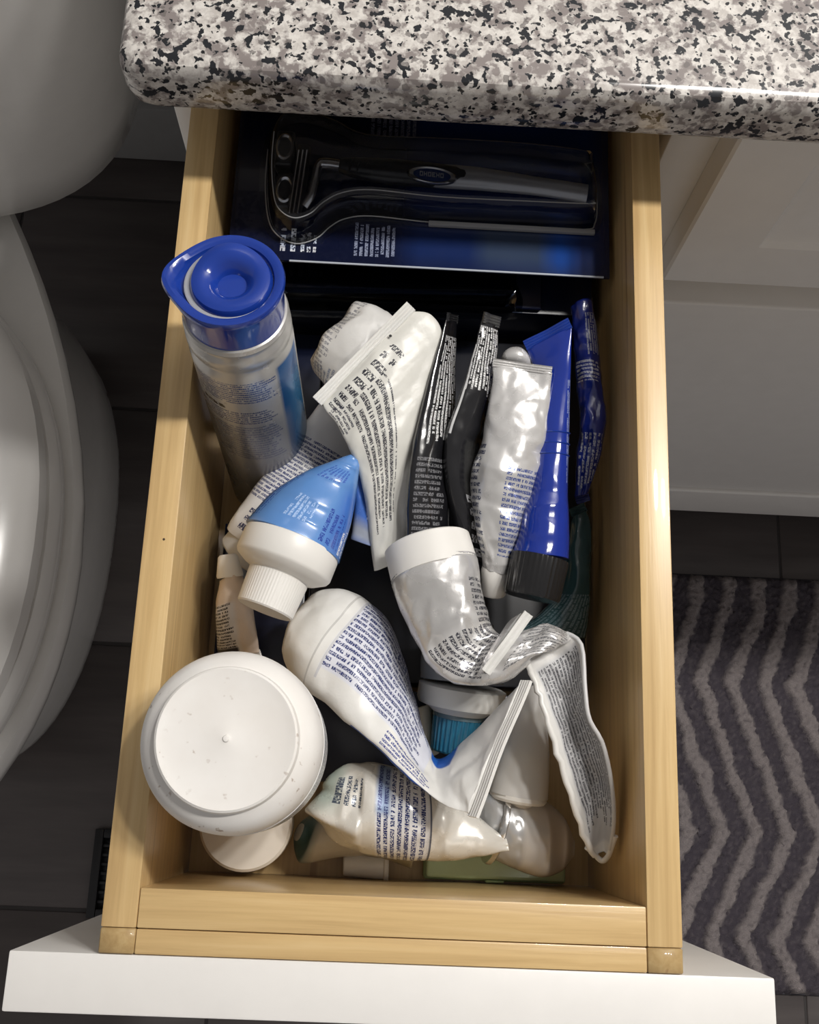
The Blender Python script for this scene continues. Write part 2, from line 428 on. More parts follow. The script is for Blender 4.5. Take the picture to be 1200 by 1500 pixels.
# ------------------------------------------------------------------ vanity cabinet
cab = thing('vanity_cabinet', (2, 50, FLOOR), 'white painted vanity cabinet with toe kick under the granite top', 'cabinet')
XL, XR, YF, YD = -11.4, 86.0, 33.4, 31.5
TOP = 3.2
for nm, b in (('side_panel', (XL, XL+1.6, YF+1.9, 76.5, -63, TOP)), ('side_panel', (XR-1.6, XR, YF+1.9, 76.5, -63, TOP)),
              ('partition', (14.0, 15.4, YF+1.9, 76.5, -63, TOP)), ('back_panel', (XL+1.6, XR-1.6, 75.6, 76.5, -63, TOP)),
              ('bottom_panel', (XL+1.6, XR-1.6, YF+1.9, 75.6, -63, -61.4)),
              ('frame_stile', (XL, XL+1.3, YF, YF+1.9, -63, TOP)), ('frame_stile', (13.7, 17.5, YF, YF+1.9, -63, TOP)),
              ('frame_stile', (XR-4, XR, YF, YF+1.9, -63, TOP)),
              ('frame_rail', (XL+1.3, 13.7, YF, YF+1.9, -16.5, -12.8)), ('frame_rail', (17.5, XR-4, YF, YF+1.9, -18.6, -13.5)),
              ('frame_rail', (XL+1.3, 13.7, YF, YF+1.9, 1.0, TOP)), ('frame_rail', (17.5, XR-4, YF, YF+1.9, -1.0, TOP)),
              ('frame_rail', (XL+1.3, 13.7, YF, YF+1.9, -63, -59)), ('frame_rail', (17.5, XR-4, YF, YF+1.9, -63, -59))):
    box(nm, *b, painted, cab, 0.06, 1)
box('base_moulding', XL, XR, YD-0.3, YF, -62.6, -55.7, painted, cab, 0.25, 3)
box('toe_kick', XL+3, XR, 40.5, 41.8, FLOOR, -63.0, plain('dark_toe_kick', (0.03, 0.03, 0.03), 0.6), cab, 0)
def panel_front(name, x0, x1, z0, z1, fw, recess=0.7):
    """cabinet front with a bevelled recessed field, facing -Y"""
    bm = bmesh.new(); bv = 1.1
    loops = [[(x0, YF-0.02, z0), (x1, YF-0.02, z0), (x1, YF-0.02, z1), (x0, YF-0.02, z1)]]
    def ring(d, y): return [(x0+d, y, z0+d), (x1-d, y, z0+d), (x1-d, y, z1-d), (x0+d, y, z1-d)]
    loops += [ring(0, YD+0.15), ring(0.15, YD), ring(fw, YD), ring(fw+0.25, YD+recess*.45), ring(fw+bv, YD+recess*.5), ring(fw+bv+0.9, YD+recess), ]
    vv = [[bm.verts.new(p) for p in l] for l in loops]
    for a, b in zip(vv, vv[1:]):
        for i in range(4): bm.faces.new((a[i], a[(i+1) % 4], b[(i+1) % 4], b[i]))
    bm.faces.new(vv[-1]); bm.faces.new(vv[0][::-1])
    return bm_obj(name, bm, painted, cab, True, 25)
panel_front('false_drawer_front', 16.2, 62, -14.7, 2.0, 3.7+2.0 if False else 4.4)
box('door', 16.2, 62.0, YD, YF-0.02, -55.5, -17.4, painted, cab, 0.22, 3)
box('lower_drawer_front', XL+0.1, 15.6, YD, YF-0.02, -55.5, -17.4, painted, cab, 0.22, 3)

# ------------------------------------------------------------------ granite countertop
def countertop():
    x0, x1, y0, y1, zb, zt = -11.6, 88.0, 28.2, 76.9, 3.3, 6.5
    r = 0.9
    def outline(d, rr):                      # only the corner in view is rounded
        pts = []
        for k in range(9):
            a = math.pi+math.pi/2*k/8; pts.append((x0+rr+d+(rr)*math.cos(a), y0+rr+d+(rr)*math.sin(a)))
        pts += [(x1-d, y0+d), (x1-d, y1), (x0+d, y1)]
        return pts
    bm = bmesh.new(); rings = []
    prof = [(0.75, zb), (0.42, zb+0.12), (0.12, zb+0.65), (0.0, zb+1.3), (0.0, zt-0.75), (0.07, zt-0.42), (0.22, zt-0.17), (0.48, zt-0.03), (0.75, zt)]
    for d, z in prof: rings.append([bm.verts.new((x, y, z)) for x, y in outline(d, r)])
    n = len(rings[0])
    for a, b in zip(rings, rings[1:]):
        for i in range(n): bm.faces.new((a[i], a[(i+1) % n], b[(i+1) % n], b[i]))
    bm.faces.new(rings[0][::-1]); bm.faces.new(rings[-1])
    o = bm_obj('granite_countertop', bm, granite(), None, True, 30)
    tag(o, 'black, grey and white speckled granite countertop with rounded front edge', 'countertop')
countertop()

# ------------------------------------------------------------------ drawer
drw = thing('drawer', (1.2, 10, -12.2), 'open maple drawer with white front, full of toiletries', 'drawer')
DX0, DX1, IX0, IX1, DY0, DYI, DB = -9.82, 12.18, -8.5, 10.83, -5.55, -3.2, -11.2
wy, wx = wood('maple_lengthwise', 1), wood('maple_crosswise', 0)
we = wood('maple_end_grain', 2, 0.70); we.node_tree.nodes['Principled BSDF'].inputs['Specular IOR Level'].default_value = 0.1
box('side_board', DX0, IX0, DY0+0.92, 41.0, -12.2, 0, wy, drw, 0.07, 2)
box('side_board', IX1, DX1, DY0+0.92, 41.0, -12.2, 0, wy, drw, 0.07, 2)
for a, b in ((DX0, IX0), (IX1, DX1)): box('corner_block', a, b, DY0, DY0+0.9, -12.2, -0.02, we, drw, 0.05, 1)
box('front_board', IX0+0.02, IX1-0.02, DY0+0.92, DYI, -12.2, -0.03, wx, drw, 0.06, 2)
box('front_strip', IX0+0.02, IX1-0.02, DY0, DY0+0.89, -12.2, -0.05, wx, drw, 0.06, 2)
box('back_board', IX0+0.02, IX1-0.02, 39.6, 41.0, -12.2, -0.1, wx, drw, 0.06, 1)
box('bottom_board', IX0+0.01, IX1-0.01, DYI+0.01, 39.59, -12.1, DB, wood('maple_bottom', 1, 0.9), drw, 0)
box('drawer_front', -13.12, 15.69, -7.68, DY0-0.02, -15.2, -0.10, painted, drw, 0.10, 2)
def knot(x, y):
    return lathe('knot_hole', (x, y, -0.02), (0, 0, 1), [(0, 0.07), (0.028, 0.05), (0.03, 0.0)], plain('knot_brown', (0.05, 0.025, 0.01), 0.6), drw, 10)
_k = P(240, 790, 0); knot(_k.x, _k.y)

# ------------------------------------------------------------------ toilet
porcelain = plain('white_porcelain', (0.80, 0.79, 0.77), 0.14, coat=0.3, vary=0.03)
toi = thing('toilet', (-41, 40, FLOOR), 'white porcelain toilet with closed lid beside the vanity', 'toilet')
def ringstack(name, rings, mat, parent, n=64, sharp=40):
    """rings (z, cx, cy, half width, reach towards -Y, reach towards +Y, exponent)"""
    vs = []; fs = []
    for rg in rings:
        z, cx, cy, a, bf, bb_, ex = rg[:7]; taper = rg[7] if len(rg) > 7 else 0.0
        for i in range(n):
            t = 2*math.pi*i/n; c, s = math.cos(t), math.sin(t)
            x = a*math.copysign(abs(c)**(2/ex), c)*(1-taper*max(0, s)**1.5); y = (bb_ if s > 0 else bf)*math.copysign(abs(s)**(2/ex), s)
            vs.append((cx+x, cy+y, z))
    for k in range(len(rings)-1):
        for i in range(n):
            j = (i+1) % n; fs.append((k*n+i, k*n+j, (k+1)*n+j, (k+1)*n+i))
    fs.append(tuple(range(n))[::-1]); fs.append(tuple((len(rings)-1)*n+i for i in range(n)))
    return mesh_from(name, vs, fs, mat, parent, None, True, sharp)
ringstack('bowl', [(-72, -41, 28.3, 11.4, 25.2, 22, 2.3), (-70.5, -41, 28.3, 11.9, 25.8, 22.4, 2.3), (-68, -41, 28.3, 12.3, 26.3, 22.3, 2.3), (-60, -41, 28.3, 12.4, 26.5, 22, 2.3), (-53, -41, 27, 11.6, 26.5, 24, 2.3, 0.2), (-47, -41, 23, 13.6, 25.5, 30, 2.3, 0.4),
                   (-41, -41, 19, 16.8, 24.6, 36, 2.2, 0.45), (-37, -41, 17, 18.3, 24.2, 39, 2.2, 0.45), (-35, -41, 17, 18.6, 24.4, 39, 2.2, 0.45), (-34.2, -41, 17, 18.2, 23.9, 38.5, 2.2, 0.45)], porcelain, toi)
ringstack('seat', [(-34.0, -41, 17, 17.2, 22.9, 22, 2.15), (-33.3, -41, 17, 17.7, 23.5, 22.5, 2.15), (-31.9, -41, 17, 17.7, 23.5, 22.5, 2.15), (-31.2, -41, 17, 17.2, 23.0, 22, 2.15)],
          plain('seat_plastic', (0.82, 0.81, 0.79), 0.2, vary=0.02), toi)
ringstack('lid', [(-30.7, -41, 16.5, 16.6, 22.4, 22, 2.2), (-30.2, -41, 16.5, 17.3, 23.0, 22.6, 2.2), (-28.8, -41, 16.5, 17.2, 22.9, 22.5, 2.2), (-27.6, -41, 16.5, 16.0, 21.5, 21.5, 2.2), (-27.0, -41, 16.5, 12.5, 17.5, 18, 2.2), (-26.7, -41, 16.5, 6, 9, 10, 2.2)],
          _plain['seat_plastic'], toi)
ringstack('tank', [(-34, -41, 58, 16.0, 11.5, 14, 3.0), (-33, -41, 58, 18.6, 14.4, 15.5, 3.0), (-30.5, -41, 58, 20.2, 16.2, 16.5, 3.0), (-26, -41, 58, 21.2, 16.8, 17, 3.1), (-18, -41, 58, 22.2, 17.3, 17.5, 3.2), (-8, -41, 58, 23.2, 17.8, 18, 3.3), (2, -41, 58, 23.8, 18.0, 18.2, 3.4)], porcelain, toi)
ringstack('tank_lid', [(2.1, -41, 59, 24.4, 18.8, 17.4, 3.5), (4.0, -41, 59, 24.6, 19, 17.5, 3.5), (4.8, -41, 59, 23.6, 18, 17, 3.5)], porcelain, toi)
for sx in (-1, 1):
    lathe('hinge_cap', (-41+sx*8, 38.4, -33.9), (0, 0, 1), [(0, 1.6), (1.5, 1.6), (2.4, 1.2), (2.7, 0)], _plain['seat_plastic'], toi, 20)
    lathe('bolt_cap', (-41+sx*8.7, 34, -70.6), (0, 0, 1), [(0, 1.3), (1.2, 1.2), (2.0, 0.7), (2.2, 0)], porcelain, toi, 20)

# ------------------------------------------------------------------ floor register
reg = thing('floor_register', (-25, -7, FLOOR), 'small black metal floor vent beside the open drawer', 'floor vent')
vb = plain('black_vent_metal', (0.02, 0.02, 0.022), 0.35, 0.3)
box('base_plate', -27.6, -22.5, -11.4, -3.2, FLOOR, FLOOR+0.15, vb, reg, 0.05, 1)
for b in ((-27.8, -26.9, -11.6, -3.0), (-23.2, -22.3, -11.6, -3.0), (-26.9, -23.2, -11.6, -10.7), (-26.9, -23.2, -3.9, -3.0)):
    box('frame_bar', b[0], b[1], b[2], b[3], FLOOR+0.15, FLOOR+0.7, vb, reg, 0.18, 2)
for k in range(7): box('slat', -26.9, -23.2, -10.2+k*0.9, -9.85+k*0.9, FLOOR+0.15, FLOOR+0.5, vb, reg, 0.05, 1)

# ------------------------------------------------------------------ bath mat
matt = thing('bath_mat', (55, 5, FLOOR), 'plush charcoal bath mat with grey zigzag stripes on the floor', 'bath mat')
box('backing', 20, 95, -16.4, 26.6, FLOOR, FLOOR+0.35, plain('mat_backing', (0.06, 0.055, 0.065), 0.9), matt, 0.1, 1)
def bath_pile():
    x0, x1, y0, y1 = 20.0, 95.0, -16.3, 26.5; st = 0.26
    nx, ny = int((x1-x0)/st)+1, int((y1-y0)/st)+1
    kx = [26.5, 22.5, 14.6, -0.9, -11.3, -17.0]; kv = [4.6, 4.2, 0.9, 6.2, 0.9, 3.6]
    vs = np.zeros((ny, nx, 3)); sv = np.zeros((ny, nx))
    for j in range(ny):
        y = y0+(y1-y0)*j/(ny-1); off = np.interp(-y, [-k for k in kx], kv)
        for i in range(nx):
            x = x0+(x1-x0)*i/(nx-1)
            w = 0.55*noise.noise(Vector((x*.35, y*.35, 1)))+0.25*noise.noise(Vector((x*1.1, y*1.1, 4)))
            ph = ((x-off+w-34.0)/3.45) % 1.0
            s = 0.5+0.5*math.cos(2*math.pi*ph); s = min(1, max(0, (s-0.60)*3.2+0.5))
            rnd = noise.noise(Vector((x*2.6, y*2.6, 9)))
            e = min(1, min(x-x0, x1-x, y-y0, y1-y)/0.7)
            h = (0.75+0.55*s+0.34*rnd+0.30*random.random())*math.sqrt(max(0, e))
            vs[j, i] = (x+0.10*random.uniform(-1, 1), y+0.10*random.uniform(-1, 1), FLOOR+0.3+h); sv[j, i] = min(1, max(0, s+0.45*rnd*(0.4+s)+random.uniform(-.16, .16)))
    fs = [(j*nx+i, j*nx+i+1, (j+1)*nx+i+1, (j+1)*nx+i) for j in range(ny-1) for i in range(nx-1)]
    t = NT('zigzag_pile'); at = t.new('ShaderNodeAttribute'); at.attribute_name = 'stripe'
    n = t.noise(t.coord('Object'), 900, 2)
    c = t.mix(at.outputs['Fac'], (0.085, 0.075, 0.092), (0.36, 0.32, 0.315))
    t.set(t.mix(t.m('MULTIPLY', n, 0.5), c, (0.06, 0.05, 0.06)), 0.95, 0, 0.1); t.bump(n, 0.6, 0.003)
    o = mesh_from('pile', [tuple(v) for v in vs.reshape(-1, 3)], fs, t.mat, matt, None, True)
    a = o.data.attributes.new('stripe', 'FLOAT', 'POINT'); a.data.foreach_set('value', sv.reshape(-1).astype(np.float32))
    o['kind'] = 'stuff'
bath_pile()
#==CONTENTS==
white_cap = plain('white_cap_plastic', (0.80, 0.78, 0.74), 0.38, vary=0.03)
white_film = plain('white_film', (0.78, 0.77, 0.74), 0.32, bump=0.15)
NAVY, BLACK, INKB = (0.03, 0.045, 0.16), (0.02, 0.02, 0.022), (0.06, 0.10, 0.33)
navy_dark = plain('navy_card_and_filler', (0.006, 0.010, 0.035), 0.3, vary=0.3)
dark_clear = clear_plastic('clear_blister', (0.90, 0.93, 0.97), 0.08)

# ---- dark filler boxes on the drawer bottom, added as shade in the gaps
def filler(x0, x1, y0, y1, z0, z1, label, mat=None, flap=True):
    t = thing('dark_filler', ((x0+x1)/2, (y0+y1)/2, z0), label, 'filler', 'dark fillers under the tubes')
    box('filler_body', x0, x1, y0, y1, z0, z1, mat or navy_dark, t, 0.1, 2)
    box('filler_end', x0-0.12, x0-0.02, y0+0.1, y1-0.1, z0+0.1, z1-0.1, mat or navy_dark, t, 0.02, 1)
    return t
filler(-3.6, 7.4, 1.2, 5.6, -11.2, -9.3, 'navy blue carton added as shade under the folded striped-print tube')
filler(-3.4, 10.4, 6.0, 24.4, -11.2, -9.4, 'black carton added as shade under the pile at the middle of the drawer', plain('black_filler', (0.012, 0.013, 0.02), 0.35, vary=0.3))
filler(-8.2, -3.6, 19.3, 24.5, -11.2, -9.8, 'dark shade carton behind the blue-capped bottle')
filler(-7.9, -3.7, 6.2, 13.9, -11.2, -9.9, 'dark carton added as shade beneath the light blue tube')
filler(-8.0, 10.3, 24.8, 31.0, -11.2, -6.6, 'deep navy carton under the two blister packs')  # this one props up the blister packs

# ---- blister pack with a razor on its card
def blister_outline(pts, z): return [(P(x, y, z).x, P(x, y, z).y) for x, y in pts]
zc = -3.6
pk = thing('razor_blister_pack', (1.2, 28.5, zc-0.2), 'dark blue razor pack with clear plastic bubble, topmost under the countertop', 'razor pack', 'blister packs at the drawer back')
cx0, cx1, cy0, cy1 = -8.1, 10.55, 25.45, 35.6
def card(name, x0, x1, y0, y1, z0, z1, mat, parent):
    bm = bmesh.new(); uvl = bm.loops.layers.uv.new('UVMap')
    bmesh.ops.create_cube(bm, size=1.0)
    for v in bm.verts: v.co = Vector((x0+(v.co.x+.5)*(x1-x0), y0+(v.co.y+.5)*(y1-y0), z0+(v.co.z+.5)*(z1-z0)))
    for f in bm.faces:
        for l in f.loops: l[uvl].uv = (l.vert.co.x-x0, l.vert.co.y-y0)
    return bm_obj(name, bm, mat, parent, False)
cardmat = printed('navy_razor_card', (0.004, 0.007, 0.030),
    blocks=[(2.5, 2.8, 0.5, 1.8, 0.42, 'v', (0.6, 0.62, 0.7), 0.36), (3.0, 3.3, 0.5, 1.9, 0.40, 'v', (0.75, 0.78, 0.85), 0.30), (3.5, 4.25, 0.5, 1.6, 0.30, 'v', (0.75, 0.78, 0.85), 0.26),
            (6.1, 8.1, 0.45, 2.3, 0.26, 'v', (0.30, 0.34, 0.48), 0.12), (6.6, 9.0, 7.0, 9.0, 0.30, 'v', (0.16, 0.17, 0.22), 0.12)],
    zones=[(8.6, 18.2, 0.05, 9, (0.006, 0.020, 0.10), 0.7), (12.2, 16.0, 0.3, 2.5, (0.03, 0.05, 0.10), 0.5), (15.6, 16.8, 0.2, 3.0, (0.006, 0.05, 0.26), 0.5)], rough=0.22, coat=0.6, bump=0.05, bscale=30)
card('card', cx0, cx1, cy0, cy1, zc-0.2, zc, cardmat, pk)
sweep('card_rim', spline([(cx0+3, cy0, zc-0.02), (1, cy0, zc-0.02), (cx1-0.3, cy0, zc-0.02)], 4), 0.055, plain('clear_rim_plastic', (0.55, 0.6, 0.68), 0.2, spec=0.8), pk, 8)
bl = [(392, 205), (388, 255), (392, 305), (405, 330), (432, 343), (462, 335), (482, 318), (505, 306), (545, 302), (640, 312), (760, 318), (860, 322), (875, 314), (878, 285), (872, 245), (860, 225), (760, 212), (640, 205), (540, 200), (500, 182), (450, 165), (410, 172)]
def shell(name, outline, z0, h, inset, mat, parent, lip=0.35):
    """vacuum-formed bubble: flange, steep wall, soft shoulder and flat top"""
    pts = [Vector(p) for p in outline]; n0 = len(pts)
    g = lambda i: pts[i % n0]
    pts = [cr(g(i-1), g(i), g(i+1), g(i+2), k/4) for i in range(n0) for k in range(4)]; n = len(pts)
    nor = []
    for i in range(n):
        t = (pts[(i+1) % n]-pts[i-1]).normalized(); nor.append(Vector((-t.y, t.x)))
    area = sum(pts[i].x*pts[(i+1) % n].y-pts[(i+1) % n].x*pts[i].y for i in range(n))
    sg = 1 if area > 0 else -1
    lev = [(-lip, 0.03), (0, 0.05), (0.10, h*0.45), (0.22, h*0.8), (0.42, h*0.97), (inset, h)]
    vs = []; fs = []
    for d, z in lev:
        for i in range(n): q = pts[i]+nor[i]*sg*d; vs.append((q.x, q.y, z0+z))
    for k in range(len(lev)-1):
        for i in range(n): fs.append((k*n+i, k*n+(i+1) % n, (k+1)*n+(i+1) % n, (k+1)*n+i))
    fs.append(tuple((len(lev)-1)*n+i for i in range(n)))
    return mesh_from(name, vs, fs, mat, parent, None, True, 50)
shell('plastic_bubble', blister_outline(bl, zc+0.9), zc, 1.75, 0.6, dark_clear, pk)
bead = plain('plastic_edge_and_glint', (0.34, 0.35, 0.37), 0.18, spec=0.9)
bo = blister_outline(bl, zc+0.9)
def glint_loop(d, z, r, frac=(0, 1)):
    n = len(bo); cxm = sum(p[0] for p in bo)/n; cym = sum(p[1] for p in bo)/n
    pts = []
    for i in range(n):
        a, b = Vector(bo[i-1]), Vector(bo[(i+1) % n]); t_ = (b-a).normalized(); nn = Vector((-t_.y, t_.x))
        q = Vector(bo[i])+nn*(-d); pts.append((q.x, q.y, z))
    k0, k1 = int(frac[0]*n), int(frac[1]*n)
    sweep('bubble_edge_glint', spline(pts[k0:k1], 5), r, bead, pk, 6)
glint_loop(0.05, zc+0.10, 0.035, (0, 0.75)); glint_loop(-0.40, zc+1.70, 0.03, (0, 0.62))  # grey beads trace the bubble's edges, standing in for highlights on clear plastic
box('hang_bar', P(628, 325, zc+0.3).x, P(872, 333, zc+0.3).x, P(700, 331, zc+0.2).y-0.12, P(700, 331, zc+0.2).y+0.12, zc+0.05, zc+0.3, bead, pk, 0.05, 2)
# the razor inside
rz = zc+0.75
chrome = plain('brushed_chrome', (0.62, 0.62, 0.64), 0.25, 1.0)
grip = plain('razor_grip_rubber', (0.012, 0.013, 0.018), 0.3)
rt = thing('razor', tuple(P(650, 258, zc)), 'chrome and black razor inside the clear bubble on the dark blue pack', 'razor')
hp = spline([P(468, 236, rz+0.15), P(510, 244, rz+0.2), P(560, 250, rz+0.2), P(635, 257, rz+0.15), P(700, 262, rz+0.1), P(780, 272, rz), P(860, 284, rz)], 8)
m = len(hp)
sweep('handle', hp[14:], [0.50+0.14*math.sin(math.pi*min(1, i/(m-15)*1.3)) for i in range(m-14)], plain('grey_razor_handle', (0.50, 0.50, 0.52), 0.3, 0.5), rt, 16, 0.6)
gr = sweep('grip', hp[6:34], [0.36+0.30*math.sin(math.pi*i/27)**0.7 for i in range(28)], grip, rt, 16, 0.75)
for k in range(7):
    q = hp[9+k*2]; sweep('rib', [q+Vector((-0.12, -0.36, 0.28)), q+Vector((0, 0, 0.44)), q+Vector((0.12, 0.30, 0.28))], 0.05, grip, gr, 6)
neck = spline([hp[7], P(470, 240, rz+0.2), P(462, 262, rz+0.25), P(456, 285, rz+0.2), P(445, 303, rz+0.1)], 6)
sweep('neck', neck, [0.30]*7+[0.24]*(len(neck)-7), chrome, rt, 12, 0.7)
bc = P(633, 257, rz+0.62)
bad = lathe('badge_ring', bc, (0, -0.05, 1), [(-0.12, 1.22), (0.02, 1.22), (0.08, 1.12), (0.05, 0.92), (0.0, 0.9)], chrome, rt, 40, None, 0.36, xref=(1, -0.08, 0))
lathe('badge_plate', bc+Vector((0, 0, 0.03)), (0, -0.05, 1), [(0, 0.92), (0.03, 0.9)], printed('badge_print', (0.02, 0.045, 0.16), rough=0.25, bump=0), bad, 36, None, 0.36, xref=(1, -0.08, 0))
def glyph_row(parent, c, n, w, h, mat, rot=-0.06):
    """a row of small raised letters, too small in the photograph to read"""
    random.seed(11); x0 = -n*w/2
    for k in range(n):
        bm = bmesh.new(); px = x0+k*w
        SH = {'O': [(0, 0, .2, 1), (.6, 0, .8, 1), (.2, .82, .6, 1), (.2, 0, .6, .18)], 'E': [(0, 0, .2, 1), (.2, .82, .8, 1), (.2, .41, .6, .59), (.2, 0, .8, .18)], 'H': [(0, 0, .2, 1), (.6, 0, .8, 1), (.2, .41, .6, .59)]}
        for (ax, ay, bx_, by) in SH['OHOEHO'[k % 6]]:
            q = [(px+ax*w, (ay-.5)*h), (px+bx_*w, (ay-.5)*h), (px+bx_*w, (by-.5)*h), (px+ax*w, (by-.5)*h)]
            lo = [bm.verts.new((c.x+a, c.y+b+a*rot, c.z)) for a, b in q]; hi = [bm.verts.new((c.x+a, c.y+b+a*rot, c.z+0.03)) for a, b in q]
            bm.faces.new(hi); bm.faces.new(lo[::-1])
            for i in range(4): bm.faces.new((lo[i], lo[(i+1) % 4], hi[(i+1) % 4], hi[i]))
        bm_obj('letter', bm, mat, parent, False)
glyph_row(bad, bc+Vector((0, 0, 0.06)), 6, 0.20, 0.24, plain('badge_lettering', (0.55, 0.57, 0.62), 0.3, 0.5))
hd = sweep('head', [P(430, 318, rz+0.1), P(436, 285, rz+0.15), P(441, 250, rz+0.15), P(446, 215, rz+0.1)], [0.34, 0.38, 0.38, 0.34], grip, rt, 8, 0.7)
for k in (-1, 0, 1):
    sweep('blade', [P(430+k*6, 312, rz+0.42), P(444+k*6, 220, rz+0.46)], 0.05, chrome, hd, 6)
for i, (x, y) in enumerate(((428, 222), (428, 284))):
    t = thing('blade_cartridge', tuple(P(x-14, y, zc)), 'dark spare blade cartridge %s in the razor pack bubble' % ('upper of two' if i == 0 else 'lower of two'), 'razor blade', 'spare blade cartridges')
    c = P(x-10, y, zc+0.5)
    box('housing', c.x-0.45, c.x+0.45, c.y-1.0, c.y+1.0, zc+0.05, zc+0.85, grip, t, 0.2, 3)
    lathe('ring', (c.x, c.y, zc+0.82), (0, 0, 1), [(0, 0.42), (0.12, 0.42), (0.16, 0.36), (0.1, 0.30), (0, 0.28)], chrome, t, 28, None, 1.8)
# second pack below
p2 = thing('lower_blister_pack', (-1, 28, -6.4), 'black clear-fronted blister pack lying under the razor pack', 'blister pack', 'blister packs at the drawer back')
box('card', -7.9, 7.6, 24.9, 34.0, -6.5, -6.25, navy_dark, p2, 0.05, 1)
o2 = blister_outline([(405, 436), (430, 441), (600, 444), (745, 446), (757, 440), (760, 425), (750, 400), (740, 360), (600, 350), (420, 350), (400, 400)], -5.2)
shell('plastic_bubble', o2, -6.25, 1.35, 0.6, clear_plastic('smoky_blister', (0.35, 0.40, 0.5), 0.1), p2)
shell('tray', [(a*0.97+0.0, b*0.985+0.4) for a, b in o2], -6.24, 0.9, 0.5, plain('black_tray', (0.008, 0.009, 0.016), 0.25, spec=0.7), p2, 0.05)

# ---- blue-capped bottle leaning back at the left wall
b0, b1 = Vector((-5.75, 16.3, -10.72)), P(334, 408, 6.2)
bax = (b1-b0).normalized(); bln = (b1-b0).length
bt = thing('blue_cap_bottle', tuple(b0), 'tall silver-white bottle with royal blue flip cap leaning at the left', 'bottle')
bu = bln-1.9                                                       # where the cap starts
bprof = [(0, 1.8), (0.15, 2.02), (0.5, 2.15), (bu-3, 2.17), (bu-1.85, 2.17), (bu-1.6, 2.08), (bu-1.42, 2.08), (bu-1.2, 2.17), (bu-0.75, 2.15), (bu-0.55, 2.07), (bu-0.4, 2.07), (bu-0.25, 2.13), (bu-0.05, 2.08), (bu+0.02, 1.95)]
bs = bu-2.1
bmat = printed('bottle_label', (0.50, 0.49, 0.47),
    blocks=[(8.0, 12.0, bs-1.6, bs-0.1, 0.16, 'u', (0.05, 0.08, 0.22), 0.14), (8.0, 11.8, bs-3.3, bs-2.3, 0.17, 'u', (0.05, 0.07, 0.18), 0.14), (8.2, 9.6, bs-2.2, bs-1.75, 0.42, 'u', (0.02, 0.02, 0.03), 0.5), (8.2, 11.8, bs-6.5, bs-3.6, 0.20, 'u', (0.12, 0.14, 0.22), 0.16)],
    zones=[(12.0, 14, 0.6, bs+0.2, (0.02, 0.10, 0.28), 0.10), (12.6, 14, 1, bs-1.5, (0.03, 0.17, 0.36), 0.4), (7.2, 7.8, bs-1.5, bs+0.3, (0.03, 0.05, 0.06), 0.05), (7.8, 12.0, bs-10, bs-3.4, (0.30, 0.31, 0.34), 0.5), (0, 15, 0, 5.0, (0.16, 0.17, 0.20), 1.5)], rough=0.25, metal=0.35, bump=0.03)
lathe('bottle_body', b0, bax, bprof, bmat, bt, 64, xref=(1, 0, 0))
blue = plain('royal_blue_plastic', (0.010, 0.042, 0.30), 0.16, coat=0.4, vary=0.05)
def beak(q, s, a):
    k = max(0.0, math.cos(a-math.radians(176)))**8
    return q+Vector((-1, 0.05, 0))*(0.42*k*min(1, max(0.0, (s-0.9)/0.8)))
c0 = b0+bax*bu
cp = lathe('flip_cap', c0, bax, [(0.0, 2.0), (0.5, 2.02), (1.1, 2.06), (1.5, 2.13), (1.72, 2.17), (1.86, 2.12), (1.88, 1.95), (1.78, 1.76), (1.55, 1.68), (1.45, 1.60)], blue, bt, 72, warp=beak, xref=(1, 0, 0))
cl = c0+Vector((0.10, 0, 0))
lathe('cap_lid', cl+bax*1.3, bax, [(0, 1.60), (0.38, 1.60), (0.58, 1.50), (0.66, 1.28), (0.62, 1.0), (0.44, 0.74), (0.10, 0.52), (-0.22, 0.36), (-0.30, 0.0)], blue, cp, 56, xref=(1, 0, 0),
      warp=lambda q, s, a: q+bax*(0.30*max(0.0, math.cos(a-math.radians(100)))**3*min(1, max(0, (s-0.2)/0.3))))
lathe('cap_seat', c0+bax*1.32, bax, [(0, 1.74), (0.30, 1.72), (0.33, 1.66), (0.33, 1.5)], plain('grey_cap_ring', (0.40, 0.41, 0.44), 0.3), cp, 48, xref=(1, 0, 0), close=False)

# ---- upside-down white bottle, front left, standing on a small jar
bc0 = P(331, 1082, 4.3)
ub = thing('upturned_bottle', (bc0.x, bc0.y, -7.4), 'chubby white bottle standing upside down with its flat bottom facing up', 'bottle')
speck = NT('scuffed_white_plastic'); _v = speck.coord('Object'); _n = speck.noise(_v, 300, 2); _n2 = speck.noise(_v, 40, 4); _n3 = speck.noise(_v, 55, 3)
_m = speck.m('MULTIPLY', speck.step(_n, 0.66, 0.72), speck.step(_n3, 0.48, 0.6))
speck.set(speck.mix(_m, speck.mix(speck.step(_n2, 0.35, 0.7), (0.79, 0.76, 0.72), (0.85, 0.83, 0.80)), (0.42, 0.34, 0.28)), 0.42, 0, 0.4); speck.bump(_n2, 0.08, 0.002)
dn = (0, 0, -1)
lathe('bottle_body', bc0, dn, [(0.10, 0.0), (0.04, 0.10), (0.08, 0.25), (0.08, 2.1), (0.02, 2.36), (0.0, 2.46), (0.06, 2.54), (0.22, 2.58), (0.40, 2.60), (0.46, 2.68), (0.62, 2.92), (0.95, 3.16), (1.5, 3.31), (2.3, 3.35), (6.2, 3.35), (6.4, 3.28), (7.2, 3.2), (8.2, 2.8), (8.9, 2.1), (9.2, 1.5), (9.5, 1.4)], speck.mat, ub, 80)
lathe('bottom_dimple', bc0, dn, [(-0.02, 0.0), (-0.01, 0.10), (0.07, 0.15)], speck.mat, ub, 20)
